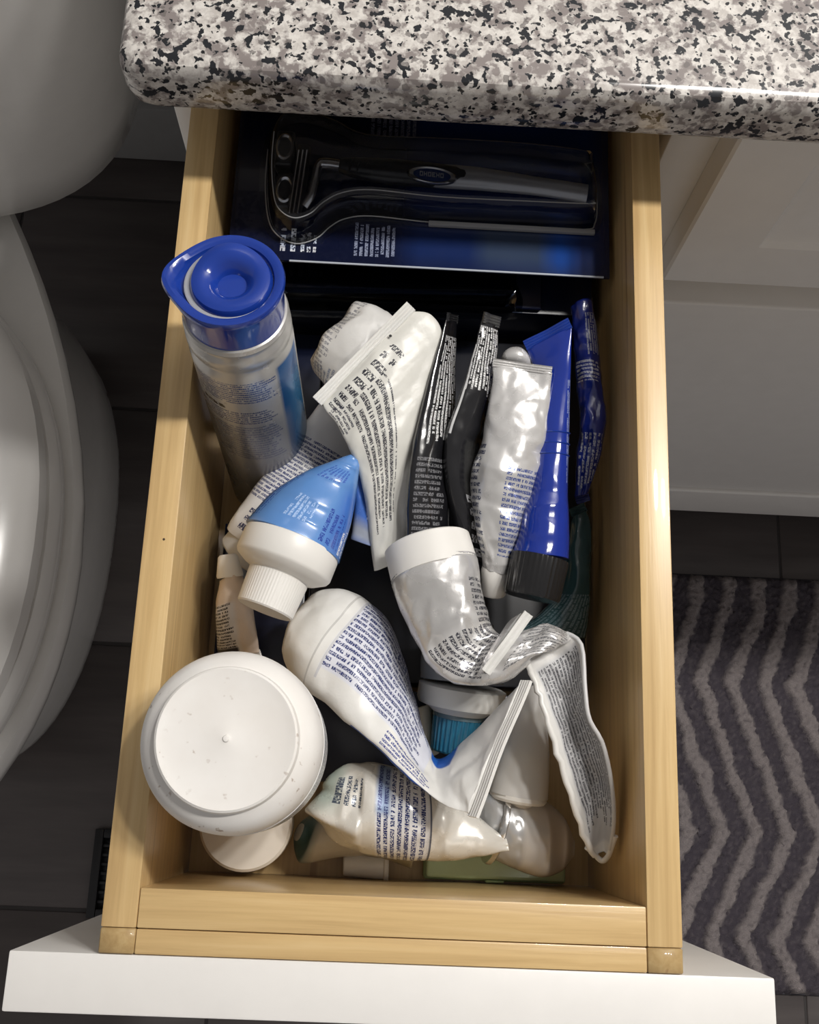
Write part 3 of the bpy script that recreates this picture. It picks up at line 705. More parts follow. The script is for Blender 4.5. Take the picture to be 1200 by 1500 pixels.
lathe('cap', bc0, dn, [(9.3, 1.3), (9.4, 1.45), (bc0.z+7.25, 1.4), (bc0.z+7.35, 1.25), (bc0.z+7.38, 0)], white_cap, ub, 40)
lathe('label_band', bc0, dn, [(2.9, 3.345), (2.92, 3.375), (6.0, 3.375), (6.02, 3.345)], printed('white_bottle_label', (0.74, 0.74, 0.73), blocks=[(0, 21, 3.2, 5.8, 0.28, 'u', (0.12, 0.14, 0.2), 0.2)], rough=0.3, bump=0.03), ub, 64, close=False)
jc = Vector((-5.55, -0.85, -11.2))
jr = thing('cream_jar', tuple(jc), 'small cream white jar under the upside-down bottle in the front left corner', 'jar')
cream = plain('cream_cap_plastic', (0.72, 0.66, 0.58), 0.4)
lathe('jar_body', jc, (0, 0, 1), [(0, 1.5), (0.15, 1.75), (0.5, 1.95), (1.0, 2.02), (2.4, 2.02), (2.5, 1.9)], cream, jr, 48)
lathe('jar_lid', jc+Vector((0, 0, 2.5)), (0, 0, 1), [(0, 2.02), (0.08, 2.1), (1.05, 2.1), (1.2, 1.98), (1.25, 0)], cream, jr, 48)
#==TUBES==
# ------------------------------------------------------------------ the squeezed tubes
def cap_at(lf, end, name, prof, mat, parent, n=48, ridge=None, squash=1.0, tilt=None):
    i = lf.m-1 if end else 0
    c = (lf.rows[i][0]+lf.rows[i][1])/2; T = lf.T[i] if end else -lf.T[i]
    if tilt is not None: T = (T+Vector(tilt)).normalized()
    return lathe(name, c, T, prof, mat, parent, n, ridge, squash)
def mid(lf, k): r = lf.rows[int(k*(lf.m-1))]; return tuple((r[0]+r[1])/2)

# ---- small tube standing in the left corner behind the upturned bottle
lf = Loft([(322, 850, -5.2, 352, 838, -5.2, 1.1), (318, 880, -5.6, 362, 862, -5.2, 1.3), (318, 925, -6.4, 372, 910, -5.6, 0.9), (320, 960, -7.4, 380, 955, -6.2, 0.4)], 28, 8, 0.10, 1.3, 0.10, 1.1, 21, 2.4, fold=0.12)
t = thing('small_sample_tube', mid(lf, 0.7), 'small crumpled peach and white tube with tiny white cap by the left wall', 'tube')
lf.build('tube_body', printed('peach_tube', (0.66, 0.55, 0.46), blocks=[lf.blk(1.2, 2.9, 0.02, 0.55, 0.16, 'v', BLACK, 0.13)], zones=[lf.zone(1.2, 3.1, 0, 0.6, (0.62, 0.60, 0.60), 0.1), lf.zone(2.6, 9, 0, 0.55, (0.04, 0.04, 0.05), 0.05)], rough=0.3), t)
lf.crimp('crimp', white_film, t, True, 0.4)
cap_at(lf, False, 'cap', [(-0.05, 0.60), (0.05, 0.62), (0.9, 0.46), (1.0, 0.36), (1.02, 0)], white_cap, t, 28)
cap_at(lf, False, 'neck_ring', [(-0.2, 0.5), (0.0, 0.48)], plain('dark_neck', (0.05, 0.05, 0.05), 0.3), t, 24)

# ---- dull tube lying on the drawer bottom under the rolled tube
lf = Loft([(432, 1232, -9.3, 445, 1205, -9.3, 1.0), (440, 1264, -9.6, 470, 1185, -9.4, 2.0), (500, 1256, -9.6, 515, 1180, -9.4, 2.3), (550, 1254, -9.5, 560, 1190, -9.4, 2.2), (600, 1270, -9.8, 602, 1215, -9.6, 2.0)], 30, 8, 0.14, 0.8, 0.12, 0.8, 31, 4.0, fold=0.16)
t = thing('beige_tube', mid(lf, 0.5), 'dull beige tube with dark green end lying under the rolled tube', 'tube')
lf.build('tube_body', printed('beige_green_tube', (0.60, 0.55, 0.46), zones=[lf.zone(-5, 1.1, -1, 3, (0.05, 0.10, 0.09), 0.35), lf.zone(2.6, 9, -1, 3, (0.40, 0.34, 0.22), 0.2)], rough=0.35), t)
t2 = thing('flip_top_cap', tuple(P(535, 1266, -11.1)), 'loose off-white tapered tube cap lying beneath the rolled tube', 'tube cap')
lathe('cap_shell', P(534, 1266, -10.3)+Vector((-1.0, 0.0, 0.0)), (1, 0.02, 0), [(0, 0.5), (0.06, 0.56), (1.9, 0.72), (2.0, 0.68), (2.02, 0.0)], white_cap, t2, 32)
lathe('rim', P(534, 1266, -10.3)+Vector((0.9, 0.0, 0.0)), (1, 0.02, 0), [(0, 0.72), (0.05, 0.78), (0.2, 0.78), (0.25, 0.72)], white_cap, t2, 32)

# ---- pale green case on the bottom, against the drawer front
t = thing('green_case', (6.4, -2.3, -11.2), 'flat pale green plastic case lying against the drawer front', 'plastic case')
gm = plain('pale_green_plastic', (0.50, 0.68, 0.38), 0.25, vary=0.1)
box('case_bottom', 2.75, 9.6, -3.1, -0.6, -11.15, -10.5, gm, t, 0.2, 3)
box('case_lid', 2.85, 9.5, -3.0, -0.7, -10.48, -10.05, plain('light_green_lid', (0.62, 0.78, 0.48), 0.2, vary=0.1), t, 0.18, 3)
box('clasp', 5.7, 6.6, -3.16, -3.02, -10.8, -10.2, gm, t, 0.05, 1)

# ---- silver foil tube at front right
lf = Loft([(700, 1240, -7.9, 696, 1165, -7.4, 1.0), (722, 1258, -8.0, 722, 1158, -7.4, 2.5), (752, 1272, -8.2, 752, 1162, -7.6, 3.0), (790, 1284, -8.6, 790, 1168, -8.0, 3.0), (822, 1276, -8.6, 826, 1196, -8.2, 1.6), (841, 1254, -8.4, 842, 1232, -8.4, 0.25)], 44, 12, 0.10, 1.2, 0.0, 0.9, 41, 5.0, ramp=lambda s: 2.2 if s < 1.9 else 0.25)
t = thing('silver_foil_tube', mid(lf, 0.5), 'shiny bare silver foil tube tapering to a point at the front right', 'tube')
lf.build('tube_body', printed('silver_foil', (0.72, 0.70, 0.68), zones=[lf.zone(-3, 2.0, -1, 3, (0.50, 0.50, 0.50), 0.1)], rough=0.22, metal=0.40, bump=0.06, bscale=40), t)
i0 = lf.rows[20]; lathe('collar', (i0[0]+i0[1])/2, lf.T[20], [(-0.05, 1.72), (0.04, 1.76), (0.16, 1.76), (0.22, 1.70)], plain('foil_collar', (0.7, 0.69, 0.67), 0.2, 0.9), t, 40)

# ---- rolled white tube with bands of blue print, front
lf = Loft([(498, 1200, -6.8, 486, 1140, -6.3, 1.4), (496, 1236, -6.6, 510, 1118, -5.8, 3.0), (552, 1252, -6.6, 556, 1120, -5.6, 3.7), (600, 1256, -6.6, 606, 1136, -5.6, 3.5), (650, 1260, -6.7, 650, 1160, -5.9, 2.9), (702, 1254, -6.4, 700, 1196, -5.9, 1.7), (746, 1246, -6.2, 742, 1228, -6.2, 0.25)], 44, 12, 0.10, 0.9, 0.12, 0.8, 51, 5.0, fold=0.30, ramp=lambda s: 1.8 if s < 1.6 else 0.5)
t = thing('rolled_print_tube', mid(lf, 0.4), 'pearly white rolled tube with a band of blue print near the drawer front', 'tube')
lf.build('tube_body', printed('pearl_tube', (0.74, 0.72, 0.67), blocks=[lf.blk(2.05, 3.35, -0.1, 1.1, 0.28, 'v', NAVY, 0.13), lf.blk(0.95, 1.6, 0.55, 0.8, 0.28, 'v', (0.08, 0.10, 0.14), 0.17)],
    zones=[lf.zone(3.38, 3.46, -1, 3, (0.08, 0.09, 0.13)), lf.zone(2.0, 3.4, -0.1, 1.1, (0.76, 0.77, 0.80), 0.04), lf.zone(2.0, 2.4, 0.55, 1.2, (0.25, 0.33, 0.50), 0.12), lf.zone(0.2, 0.9, 0.5, 1.0, (0.30, 0.45, 0.40), 0.35)], rough=0.26, metal=0.15, bump=0.10), t)
lf.crimp('folded_tip', white_film, t, False, 0.35, 0.2)

# ---- smooth grey-white tube standing between the foil tube and the folded tubes
lf = Loft([(775, 1005, -6.2, 800, 1000, -6.4, 0.3), (752, 1050, -6.6, 800, 1045, -6.8, 1.3), (730, 1110, -6.9, 804, 1110, -7.1, 2.2), (716, 1158, -7.2, 802, 1170, -7.4, 2.6)], 36, 8, 0.02, 0.6, 0, 1, 61, 4.0)
t = thing('smooth_white_tube', mid(lf, 0.6), 'smooth greyish white tube widening downwards behind the foil tube', 'tube')
lf.build('tube_body', plain('satin_white_tube', (0.70, 0.69, 0.67), 0.35), t)
cap_at(lf, True, 'shoulder', [(-0.05, 1.32), (0.12, 1.34), (0.25, 1.25), (0.3, 0.8), (0.6, 0.7)], white_cap, t, 36)

# ---- clear tube with white collar and teal cap
c0, c1 = P(676, 1018, -7.0), P(664, 1100, -7.6); ax = (c1-c0).normalized()
t = thing('teal_cap_tube', tuple(P(672, 1040, -9.2)), 'tube with white collar and ribbed teal blue cap under the crumpled silver tube', 'tube')
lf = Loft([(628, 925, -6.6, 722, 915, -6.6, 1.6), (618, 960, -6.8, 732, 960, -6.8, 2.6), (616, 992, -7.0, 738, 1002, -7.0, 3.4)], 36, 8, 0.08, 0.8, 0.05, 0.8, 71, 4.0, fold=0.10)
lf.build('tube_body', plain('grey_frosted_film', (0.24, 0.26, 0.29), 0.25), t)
lathe('collar', c0-ax*0.45, ax, [(0, 1.9), (0.08, 2.05), (0.75, 2.05), (0.95, 1.95), (1.1, 1.5), (1.3, 1.25)], plain('grey_white_collar', (0.62, 0.62, 0.60), 0.35), t, 56)
lathe('neck', c0+ax*0.8, ax, [(0, 1.25), (0.25, 1.2)], clear_plastic('neck_clear', (0.6, 0.75, 0.8), 0.1, body=0.5, bcol=(0.2, 0.3, 0.35)), t, 40)
lathe('cap', c0+ax*0.95, ax, [(0, 1.12), (0.05, 1.18), (1.6, 1.10), (1.7, 1.0), (1.72, 0)], plain('teal_cap_plastic', (0.02, 0.14, 0.24), 0.22), t, 40, (0.0, 1.65, 30, 0.05))
t = thing('cream_tube_end', tuple(P(622, 1068, -9.2)), 'sliver of a cream plastic tube end beside the teal cap', 'tube')
lf = Loft([(604, 1040, -8.2, 632, 1030, -8.2, 1.0), (608, 1070, -8.3, 634, 1064, -8.3, 1.2), (616, 1100, -8.5, 634, 1100, -8.5, 1.0)], 24, 6, 0.03, 0.8, 0, 1, 72, 3.0)
lf.build('tube_body', plain('cream_tube_film', (0.66, 0.64, 0.55), 0.35), t)
cap_at(lf, True, 'rim', [(-0.06, 0.56), (0.0, 0.6), (0.15, 0.6), (0.2, 0.5)], white_cap, t, 24)

# ---- big white tube bent into a V, dense navy print
lf = Loft([(418, 950, -6.6, 458, 878, -6.6, 0.9), (421, 978, -6.0, 488, 866, -6.2, 2.5), (437, 1004, -5.2, 522, 872, -6.0, 2.9), (478, 1030, -4.2, 566, 908, -6.0, 2.3), (540, 1082, -3.4, 592, 975, -6.4, 1.3), (590, 1128, -2.9, 614, 1060, -6.6, 0.8),
           (632, 1166, -2.6, 640, 1112, -6.4, 0.5), (660, 1184, -2.2, 690, 1078, -4.8, 0.6), (688, 1191, -1.9, 764, 1000, -2.6, 0.3)], 48, 12, 0.07, 0.8, 0.08, 0.6, 81, 6.0, fold=0.20)
t = thing('folded_print_tube', mid(lf, 0.5), 'big white tube folded into a V with dense navy print, at the middle front', 'tube')
lf.build('tube_body', printed('white_tube_navy_print', (0.78, 0.77, 0.74), blocks=[lf.blk(2.55, 5.4, 0.30, 0.97, 0.225, 'u', NAVY, 0.13), lf.blk(4.2, 5.9, 0.08, 0.25, 0.30, 'u', (0.04, 0.06, 0.25), 0.15), lf.blk(3.7, 5.4, 0.7, 0.98, 0.22, 'v', NAVY, 0.13)],
    zones=[lf.zone(2.5, 5.5, 0.28, 1.0, (0.70, 0.71, 0.78), 0.05), lf.zone(3.6, 5.6, 0.95, 1.12, (0.03, 0.10, 0.42), 0.03), lf.zone(5.55, 6.75, 0.55, 1.35, (0.02, 0.12, 0.50), 0.06), lf.zone(2.25, 2.3, 0, 1, (0.55, 0.54, 0.52)), lf.zone(2.5, 2.56, 0.2, 1, (0.6, 0.6, 0.62))], rough=0.34), t)
lf.crimp('crimp', white_film, t, True, 0.62, 0.16, 4, 0.02)

# ---- printed packet folded lengthwise by the right wall
lf = Loft([(770, 968, -2.9, 826, 926, -2.6, 0.35, 0.1), (782, 992, -3.0, 852, 944, -2.2, 0.35, 0.5), (794, 1024, -3.0, 858, 1010, -2.0, 0.3, 0.9), (806, 1062, -3.0, 864, 1052, -2.0, 0.3, 1.1), (822, 1116, -3.2, 884, 1090, -2.2, 0.3, 1.2), (840, 1172, -3.6, 897, 1150, -2.6, 0.3, 1.2), (858, 1226, -4.2, 900, 1204, -3.2, 0.3, 0.9), (872, 1252, -4.6, 893, 1250, -4.2, 0.3, 0.3)], 44, 12, 0.05, 1.4, 0.05, 1.2, 91, 5.0, fold=0.16)
t = thing('gutter_folded_packet', mid(lf, 0.5), 'white packet folded lengthwise, dense black print inside, against the right wall', 'packet')
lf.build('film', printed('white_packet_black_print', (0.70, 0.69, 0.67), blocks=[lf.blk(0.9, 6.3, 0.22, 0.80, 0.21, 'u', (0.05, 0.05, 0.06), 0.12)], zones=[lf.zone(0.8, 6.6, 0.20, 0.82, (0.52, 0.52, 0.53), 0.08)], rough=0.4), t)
rim = [lf.rows[i][0]+lf.N[i]*0.1 for i in range(6, lf.m, 5)]; sweep('torn_lip', [p+Vector((0.05*math.sin(k*2.3), 0.05*math.cos(k*3.1), 0)) for k, p in enumerate(rim)], 0.13, white_film, t, 8, 0.8)
rim = [lf.rows[i][1]+lf.N[i]*0.05 for i in range(4, lf.m, 5)]; sweep('sealed_edge', rim, 0.09, plain('grey_film_edge', (0.6, 0.6, 0.6), 0.35), t, 8, 0.8)
e = [(lf.rows[-1][0]*(1-k)+lf.rows[-1][1]*k)+lf.T[-1]*(0.35*math.sin(math.pi*k)) for k in (0, .2, .4, .6, .8, 1)]
sweep('end_fold', spline([lf.rows[-14][0]+Vector((-0.12, -0.1, 0))]+e+[lf.rows[-14][1]+Vector((0.1, -0.1, 0))], 4), 0.12, white_film, t, 8, 0.8)

# ---- dark teal tube deep at the right wall, navy packet above it
lf = Loft([(838, 758, -7.2, 860, 748, -7.2, 0.5), (832, 800, -7.2, 866, 796, -7.4, 1.0), (822, 860, -7.6, 864, 860, -7.8, 1.5), (790, 900, -8.0, 862, 905, -8.0, 1.7), (745, 925, -8.2, 858, 935, -8.2, 1.6)], 30, 8, 0.08, 1.0, 0.1, 0.9, 101, 4.0, fold=0.12)
t = thing('dark_teal_tube', mid(lf, 0.5), 'dark teal tube deep between the black cap and the right wall', 'tube')
lf.build('tube_body', printed('dark_teal_film', (0.035, 0.085, 0.095), blocks=[lf.blk(2.2, 4, 0.1, 0.9, 0.25, 'u', (0.15, 0.22, 0.25), 0.14)], rough=0.2, coat=0.5), t)
lf.crimp('crimp', plain('teal_crimp', (0.06, 0.12, 0.13), 0.25), t, False, 0.5)
lf = Loft([(836, 452, -5.0, 868, 440, -4.6, 0.6), (842, 500, -5.0, 876, 500, -4.4, 0.9), (846, 560, -4.8, 882, 556, -4.2, 1.2), (850, 612, -4.8, 886, 612, -4.2, 1.2), (846, 670, -5.2, 878, 672, -4.8, 0.9), (842, 728, -5.8, 862, 722, -5.6, 0.4)], 32, 10, 0.10, 1.2, 0.22, 0.9, 111, 3.0, fold=0.20)
t = thing('navy_packet', mid(lf, 0.5), 'crumpled navy blue packet with silver print wedged at the right wall', 'packet')
lf.build('film', printed('navy_packet_film', (0.010, 0.022, 0.20), blocks=[lf.blk(0.4, 1.5, 0.6, 0.95, 0.2, 'u', (0.4, 0.42, 0.5), 0.1), lf.blk(1.6, 2.1, 0.2, 0.95, 0.2, 'v', (0.5, 0.52, 0.6), 0.2), lf.blk(3.4, 4.8, 0.3, 0.9, 0.35, 'u', (0.4, 0.42, 0.5), 0.25)], rough=0.2, coat=0.6), t)
lf.crimp('crimp', plain('navy_crimp', (0.03, 0.04, 0.16), 0.25), t, True, 0.45)

# ---- royal blue tube with black cap
lf = Loft([(772, 512, -2.2, 838, 478, -1.2, 0.25), (786, 560, -2.4, 836, 540, -1.6, 0.6), (786, 640, -2.8, 834, 630, -2.3, 1.1), (778, 715, -3.0, 832, 715, -2.8, 1.6), (766, 748, -3.1, 833, 750, -3.0, 2.0), (757, 790, -3.3, 834, 792, -3.2, 2.35), (748, 814, -3.4, 833, 820, -3.3, 2.5)], 40, 10, 0.03, 0.7, 0.03, 0.8, 121, 4.0)
t = thing('blue_tube_black_cap', mid(lf, 0.6), 'glossy royal blue tube with ribbed black cap at the right', 'tube')
lf.build('tube_body', printed('glossy_royal_blue', (0.008, 0.030, 0.28), blocks=[lf.blk(1.2, 3.0, 0.86, 1.0, 0.25, 'u', (0.3, 0.35, 0.5), 0.15)], rough=0.14, coat=0.8, bump=0.03), t)
for k, st in enumerate((32, 35, 38)):
    r0 = lf.rows[st]; lathe('ring', (r0[0]+r0[1])/2, lf.T[st], [(-0.05, (r0[1]-r0[0]).length/2), (0, (r0[1]-r0[0]).length/2+0.06), (0.05, (r0[1]-r0[0]).length/2)], blue, t, 40, None, r0[2]/(r0[1]-r0[0]).length, xref=r0[1]-r0[0])
lf.crimp('crimp', blue, t, False, 0.5, 0.12)
cap_at(lf, True, 'cap', [(-0.05, 1.20), (0.0, 1.32), (0.12, 1.34), (1.75, 1.27), (1.85, 1.2), (1.87, 0)], plain('black_cap_plastic', (0.015, 0.015, 0.016), 0.22), t, 40, (0.1, 1.7, 34, 0.05))

# ---- silver-white tube with blue print, right of the black tubes
lf = Loft([(722, 534, -1.6, 808, 546, -1.5, 0.3), (718, 580, -2.0, 804, 592, -2.0, 1.0), (708, 640, -2.4, 797, 655, -2.6, 1.7), (692, 690, -2.8, 786, 706, -3.0, 2.1), (693, 745, -3.2, 768, 760, -3.4, 2.1), (704, 800, -3.8, 752, 812, -3.9, 1.5), (708, 830, -4.2, 744, 838, -4.3, 1.2)], 40, 12, 0.10, 0.9, 0.16, 0.7, 131, 4.6, fold=0.28)
t = thing('silver_blue_print_tube', mid(lf, 0.5), 'crumpled silver-white tube with blue print beside the royal blue tube', 'tube')
lf.build('tube_body', printed('silver_white_blue_print', (0.68, 0.67, 0.66), blocks=[lf.blk(2.75, 5.1, 0.48, 0.96, 0.24, 'v', INKB, 0.13), lf.blk(2.2, 5.2, -0.1, 0.22, 0.30, 'v', (0.05, 0.06, 0.12), 0.16)], rough=0.26, metal=0.35, bump=0.15), t)
lf.crimp('crimp', plain('silver_crimp', (0.66, 0.65, 0.64), 0.28, 0.4), t, False, 0.35, 0.14, 3)
cap_at(lf, True, 'cap', [(-0.1, 0.62), (0.05, 0.66), (1.15, 0.56), (1.25, 0.48), (1.27, 0)], white_cap, t, 32)
lf2 = Loft([(738, 532, -2.6, 786, 538, -2.6, 0.5), (735, 522, -2.4, 775, 522, -2.4, 0.9), (742, 514, -2.5, 766, 513, -2.5, 0.5)], 24, 6, 0.05, 1, 0.05, 1, 132, 3)
lf2.build('folded_back_end', plain('silver_crimp', (0.66, 0.65, 0.64)), t)

# ---- two black tubes on edge
btx = lambda nm, bl, zn=(): printed(nm, (0.010, 0.010, 0.012), blocks=bl, zones=zn, rough=0.2, coat=0.5, bump=0.12)
lf = Loft([(654, 468, -1.2, 668, 472, -2.6, 0.2), (640, 520, -1.4, 666, 530, -3.2, 0.5), (622, 590, -1.6, 662, 600, -3.6, 0.9), (608, 655, -1.8, 654, 665, -4.0, 1.1), (600, 725, -2.2, 654, 730, -4.2, 1.1), (597, 790, -2.8, 656, 795, -4.6, 0.9)], 36, 10, 0.04, 0.9, 0.05, 0.8, 141, 4.5, fold=0.06)
t = thing('black_print_tube', mid(lf, 0.5), 'black tube with white print beside the cream-white folded tube, left of two', 'tube', 'black tubes')
lf.build('tube_body', btx('black_tube_white_print', [lf.blk(0.5, 3.0, 0.22, 0.98, 0.30, 'u', (0.75, 0.75, 0.75), 0.13), lf.blk(3.2, 5.0, 0.10, 0.6, 0.26, 'v', (0.16, 0.16, 0.17), 0.3), lf.blk(2.8, 4.6, 0.85, 0.98, 0.3, 'u', (0.6, 0.58, 0.45), 0.16)]), t)
lf.crimp('crimp', plain('black_crimp', (0.02, 0.02, 0.022), 0.2), t, False, 0.4)
lf = Loft([(706, 470, -1.0, 730, 478, -1.6, 0.25), (694, 515, -1.4, 726, 528, -2.2, 0.6), (676, 580, -1.8, 714, 600, -3.2, 0.9), (656, 640, -2.2, 702, 664, -4.2, 1.1), (656, 700, -2.8, 698, 726, -4.6, 1.2), (668, 760, -3.6, 704, 778, -5.0, 1.1), (676, 815, -4.2, 710, 828, -5.2, 0.9)], 36, 10, 0.05, 0.9, 0.07, 0.8, 151, 4.5, fold=0.10)
t = thing('black_silver_tube', mid(lf, 0.5), 'black tube with bold white print next to the silver-white tube, right of two', 'tube', 'black tubes')
lf.build('tube_body', btx('black_tube_bold_print', [lf.blk(0.2, 1.9, 0.05, 0.92, 0.34, 'u', (0.78, 0.78, 0.78), 0.16), lf.blk(4.3, 6.0, 0.35, 0.9, 0.6, 'v', (0.5, 0.5, 0.52), 0.5)], [lf.zone(0.8, 2.9, 0.0, 0.07, (0.7, 0.7, 0.7), 0.02), lf.zone(2.9, 4.3, 0.35, 1.0, (0.03, 0.03, 0.03), 0.1)]), t)
lf.crimp('crimp', plain('dark_silver_crimp', (0.10, 0.10, 0.10), 0.25, 0.5), t, False, 0.5)

# ---- crumpled tube behind the cream-white tube
lf = Loft([(458, 532, -4.4, 520, 450, -4.4, 0.8), (466, 552, -4.2, 546, 446, -3.6, 2.2), (486, 572, -3.8, 574, 460, -3.2, 2.2), (510, 588, -3.8, 596, 486, -3.4, 1.2)], 40, 10, 0.12, 1.0, 0.16, 0.8, 161, 4.5, fold=0.36)
t = thing('crumpled_lined_tube', mid(lf, 0.5), 'crumpled white tube with fine grey lines behind the cream-white folded tube', 'tube')
lf.build('tube_body', printed('fine_lined_white', (0.72, 0.71, 0.69), blocks=[lf.blk(0.3, 1.4, 0.05, 1.0, 0.16, 'u', (0.30, 0.30, 0.32), 0.3), lf.blk(0.4, 2.2, -0.2, 0.25, 0.22, 'v', (0.25, 0.28, 0.36), 0.16)], rough=0.34), t)
lf.crimp('crimp', white_film, t, True, 0.4)

# ---- white tube with navy lines under the blue tube
lf = Loft([(468, 592, -4.6, 545, 640, -6.0, 0.7), (425, 648, -5.0, 520, 704, -6.4, 1.3), (378, 706, -5.6, 470, 762, -6.6, 1.8), (345, 752, -6.2, 428, 800, -6.8, 1.9), (334, 772, -6.6, 408, 812, -7.0, 1.7)], 40, 10, 0.06, 0.8, 0.06, 0.7, 171, 4.6, fold=0.08)
t = thing('navy_lined_tube', mid(lf, 0.5), 'white tube with close navy text lines lying under the light blue tube', 'tube')
lf.build('tube_body', printed('white_navy_lines', (0.72, 0.72, 0.73), blocks=[lf.blk(0.75, 2.3, 0.02, 0.95, 0.20, 'v', NAVY, 0.12), lf.blk(2.55, 3.3, 0.25, 0.9, 0.40, 'v', (0.04, 0.05, 0.12), 0.24)], rough=0.3), t)
cap_at(lf, True, 'flip_cap', [(-0.1, 1.15), (0.0, 1.2), (1.0, 1.15), (1.1, 1.05), (1.12, 0)], plain('greyish_cap', (0.60, 0.60, 0.60), 0.35), t, 36, None, 0.75)

# ---- light blue tube with white screw cap on top of the pile
rc, cc = P(430, 806, -2.9), P(396, 888, -2.9); ax = (cc-rc).normalized()
lf = Loft([(361, 766, -2.9, 497, 824, -2.9, 4.1), (378, 745, -2.9, 505, 798, -2.9, 3.8), (402, 720, -2.8, 514, 768, -2.8, 3.2), (446, 692, -2.6, 522, 724, -2.7, 2.2), (490, 674, -2.4, 526, 692, -2.6, 1.2), (514, 666, -2.2, 528, 676, -2.5, 0.35)], 48, 12, 0.03, 0.7, 0.03, 0.8, 181, 6.0)
t = thing('light_blue_tube', mid(lf, 0.3), 'light blue printed tube with white collar and white screw cap', 'tube')
lf.build('tube_body', printed('light_blue_print', (0.12, 0.28, 0.62), blocks=[lf.blk(0.3, 2.2, 0.68, 0.86, 0.34, 'u', (0.03, 0.07, 0.35), 0.18), lf.blk(0.2, 1.6, 0.88, 1.0, 0.34, 'u', (0.7, 0.75, 0.85), 0.3), lf.blk(0.5, 3.2, 0.05, 0.22, 0.24, 'u', (0.03, 0.08, 0.36), 0.13), lf.blk(0.9, 2.2, 0.40, 0.58, 0.2, 'u', (0.40, 0.56, 0.85), 0.3), lf.blk(3.0, 3.8, 0.35, 0.7, 0.3, 'u', (0.05, 0.12, 0.45), 0.2)],
    zones=[lf.zone(0, 3, 0.75, 1.2, (0.06, 0.17, 0.55), 0.4)], rough=0.22, coat=0.5, bump=0.06), t)
fl = Loft([(512, 668, -2.5, 530, 680, -2.8, 0.25), (520, 700, -3.0, 545, 722, -3.8, 0.5), (520, 745, -3.6, 554, 770, -4.6, 0.8), (515, 790, -4.2, 562, 806, -5.2, 0.9)], 28, 10, 0.08, 1.2, 0.10, 1.0, 182, 4.0, fold=0.15)
fl.build('folded_flap', printed('dark_blue_flap', (0.05, 0.14, 0.48), blocks=[fl.blk(0.5, 2.2, 0.4, 0.9, 0.4, 'u', (0.6, 0.65, 0.8), 0.3)], zones=[fl.zone(2.3, 9, -1, 3, (0.30, 0.33, 0.40), 0.3)], rough=0.25, coat=0.4), t)
s0 = (P(361, 766, -2.9)+P(497, 824, -2.9))/2
sh = lathe('collar', s0-ax*0.05, ax, [(0, 2.05), (0.05, 2.16), (0.25, 2.2), (1.1, 2.2), (1.25, 2.12), (1.5, 1.7), (1.62, 1.35), (1.7, 1.3)], white_cap, t, 64)
lathe('screw_cap', s0+ax*1.62, ax, [(0, 1.26), (0.04, 1.36), (1.55, 1.28), (1.62, 1.22), (1.60, 1.12), (1.57, 0)], white_cap, t, 60, (0.03, 1.5, 60, 0.025))

# ---- cream-white folded tube with black print, back centre
lf = Loft([(472, 590, -1.6, 604, 456, -1.0, 0.25), (478, 602, -1.6, 632, 462, -1.2, 0.6), (494, 622, -1.8, 647, 492, -1.6, 1.0), (512, 656, -2.2, 640, 550, -2.2, 1.2), (530, 704, -2.8, 622, 636, -3.0, 1.2), (540, 762, -3.8, 612, 728, -3.8, 1.1), (548, 836, -4.8, 606, 806, -4.8, 1.0)], 44, 12, 0.05, 0.7, 0.06, 0.5, 191, 6.0, fold=0.20)
t = thing('cream_folded_tube', mid(lf, 0.5), 'large cream-white tube with folded sealed end and black print, back centre', 'tube')
lf.build('tube_body', printed('cream_white_black_print', (0.70, 0.69, 0.64), blocks=[lf.blk(1.6, 5.4, 0.22, 0.48, 0.30, 'u', (0.04, 0.04, 0.05), 0.15), lf.blk(0.7, 1.6, 0.12, 0.6, 0.34, 'u', (0.03, 0.03, 0.04), 0.2), lf.blk(1.2, 2.6, 0.04, 0.20, 0.28, 'u', (0.05, 0.05, 0.07), 0.14)], rough=0.36), t)
lf.crimp('crimp', white_film, t, False, 0.55, 0.2, 4, 0.02)
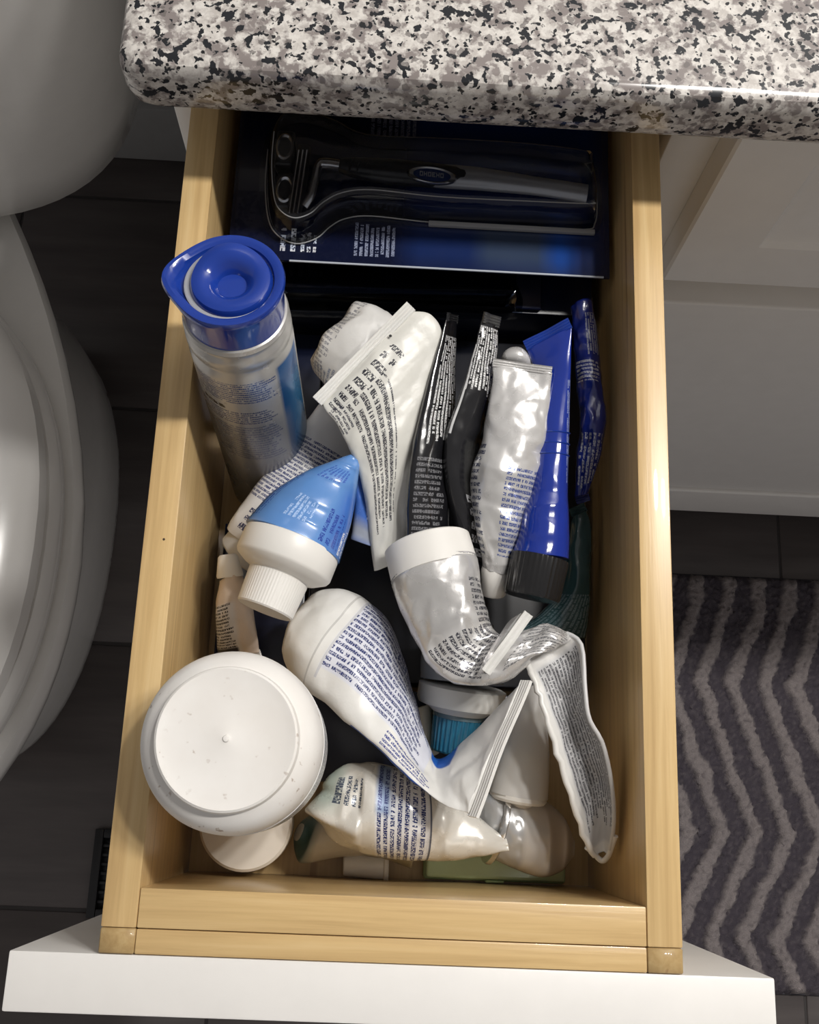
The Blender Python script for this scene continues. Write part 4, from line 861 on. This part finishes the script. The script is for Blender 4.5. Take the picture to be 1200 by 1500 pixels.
q = P(572, 492, -0.9); lathe('punch_hole', q, (0, 0, 1), [(0, 0.07), (0.02, 0.06), (0.02, 0)], plain('hole_black', (0.01, 0.01, 0.01), 0.6), t, 12)

# ---- crumpled silver tube with wide white cap, on top
lf = Loft([(573, 853, -3.6, 698, 816, -3.6, 3.4), (588, 895, -3.4, 706, 858, -3.4, 3.0), (612, 945, -3.0, 714, 905, -3.2, 2.4), (640, 984, -2.7, 732, 930, -3.0, 1.7), (682, 1002, -2.3, 756, 926, -2.8, 1.1), (735, 996, -2.0, 786, 918, -2.6, 0.9), (776, 966, -2.0, 812, 920, -2.4, 0.7), (800, 944, -2.4, 834, 926, -2.6, 0.3)], 52, 14, 0.10, 0.9, 0.22, 0.75, 201, 5.6, fold=0.44, ramp=lambda s: 0.04 if s < 0.15 else min(1.0, 0.25+0.35*s))
t = thing('crumpled_silver_tube', mid(lf, 0.4), 'crumpled silver tube with wide white cap lying on top of the pile', 'tube')
lf.build('tube_body', printed('crumpled_silver_film', (0.62, 0.61, 0.60), blocks=[lf.blk(0.9, 2.6, 0.72, 0.98, 0.28, 'v', (0.08, 0.08, 0.10), 0.15), lf.blk(2.4, 4.6, 0.15, 0.8, 0.34, 'u', (0.10, 0.10, 0.12), 0.2), lf.blk(5.0, 6.8, 0.2, 0.9, 0.3, 'u', (0.25, 0.25, 0.26), 0.18)], zones=[lf.zone(2.3, 7, 0.1, 0.9, (0.72, 0.71, 0.70), 0.2)], rough=0.26, metal=0.45, bump=0.2), t)
cap_at(lf, False, 'cap', [(-0.25, 1.85), (-0.2, 2.0), (0.0, 2.0), (1.25, 1.98), (1.32, 1.9), (1.33, 0)], white_cap, t, 56, None, 0.86)
crimp_bar('crimp', P(708, 982, -0.9), P(771, 896, -0.7), Vector((0.8, 0.3, 0)), Vector((0, 0, 1)), white_film, t, 0.42, 0.22, 2)
lfc = Loft([(700, 990, -1.6, 752, 905, -1.6, 0.25), (708, 986, -1.0, 764, 898, -0.9, 0.2)], 20, 8, 0.06, 1.5, 0.05, 1, 202, 4); lfc.build('gathered_end', plain('silver_gather', (0.66, 0.65, 0.64), 0.28, 0.4, bump=0.2), t)
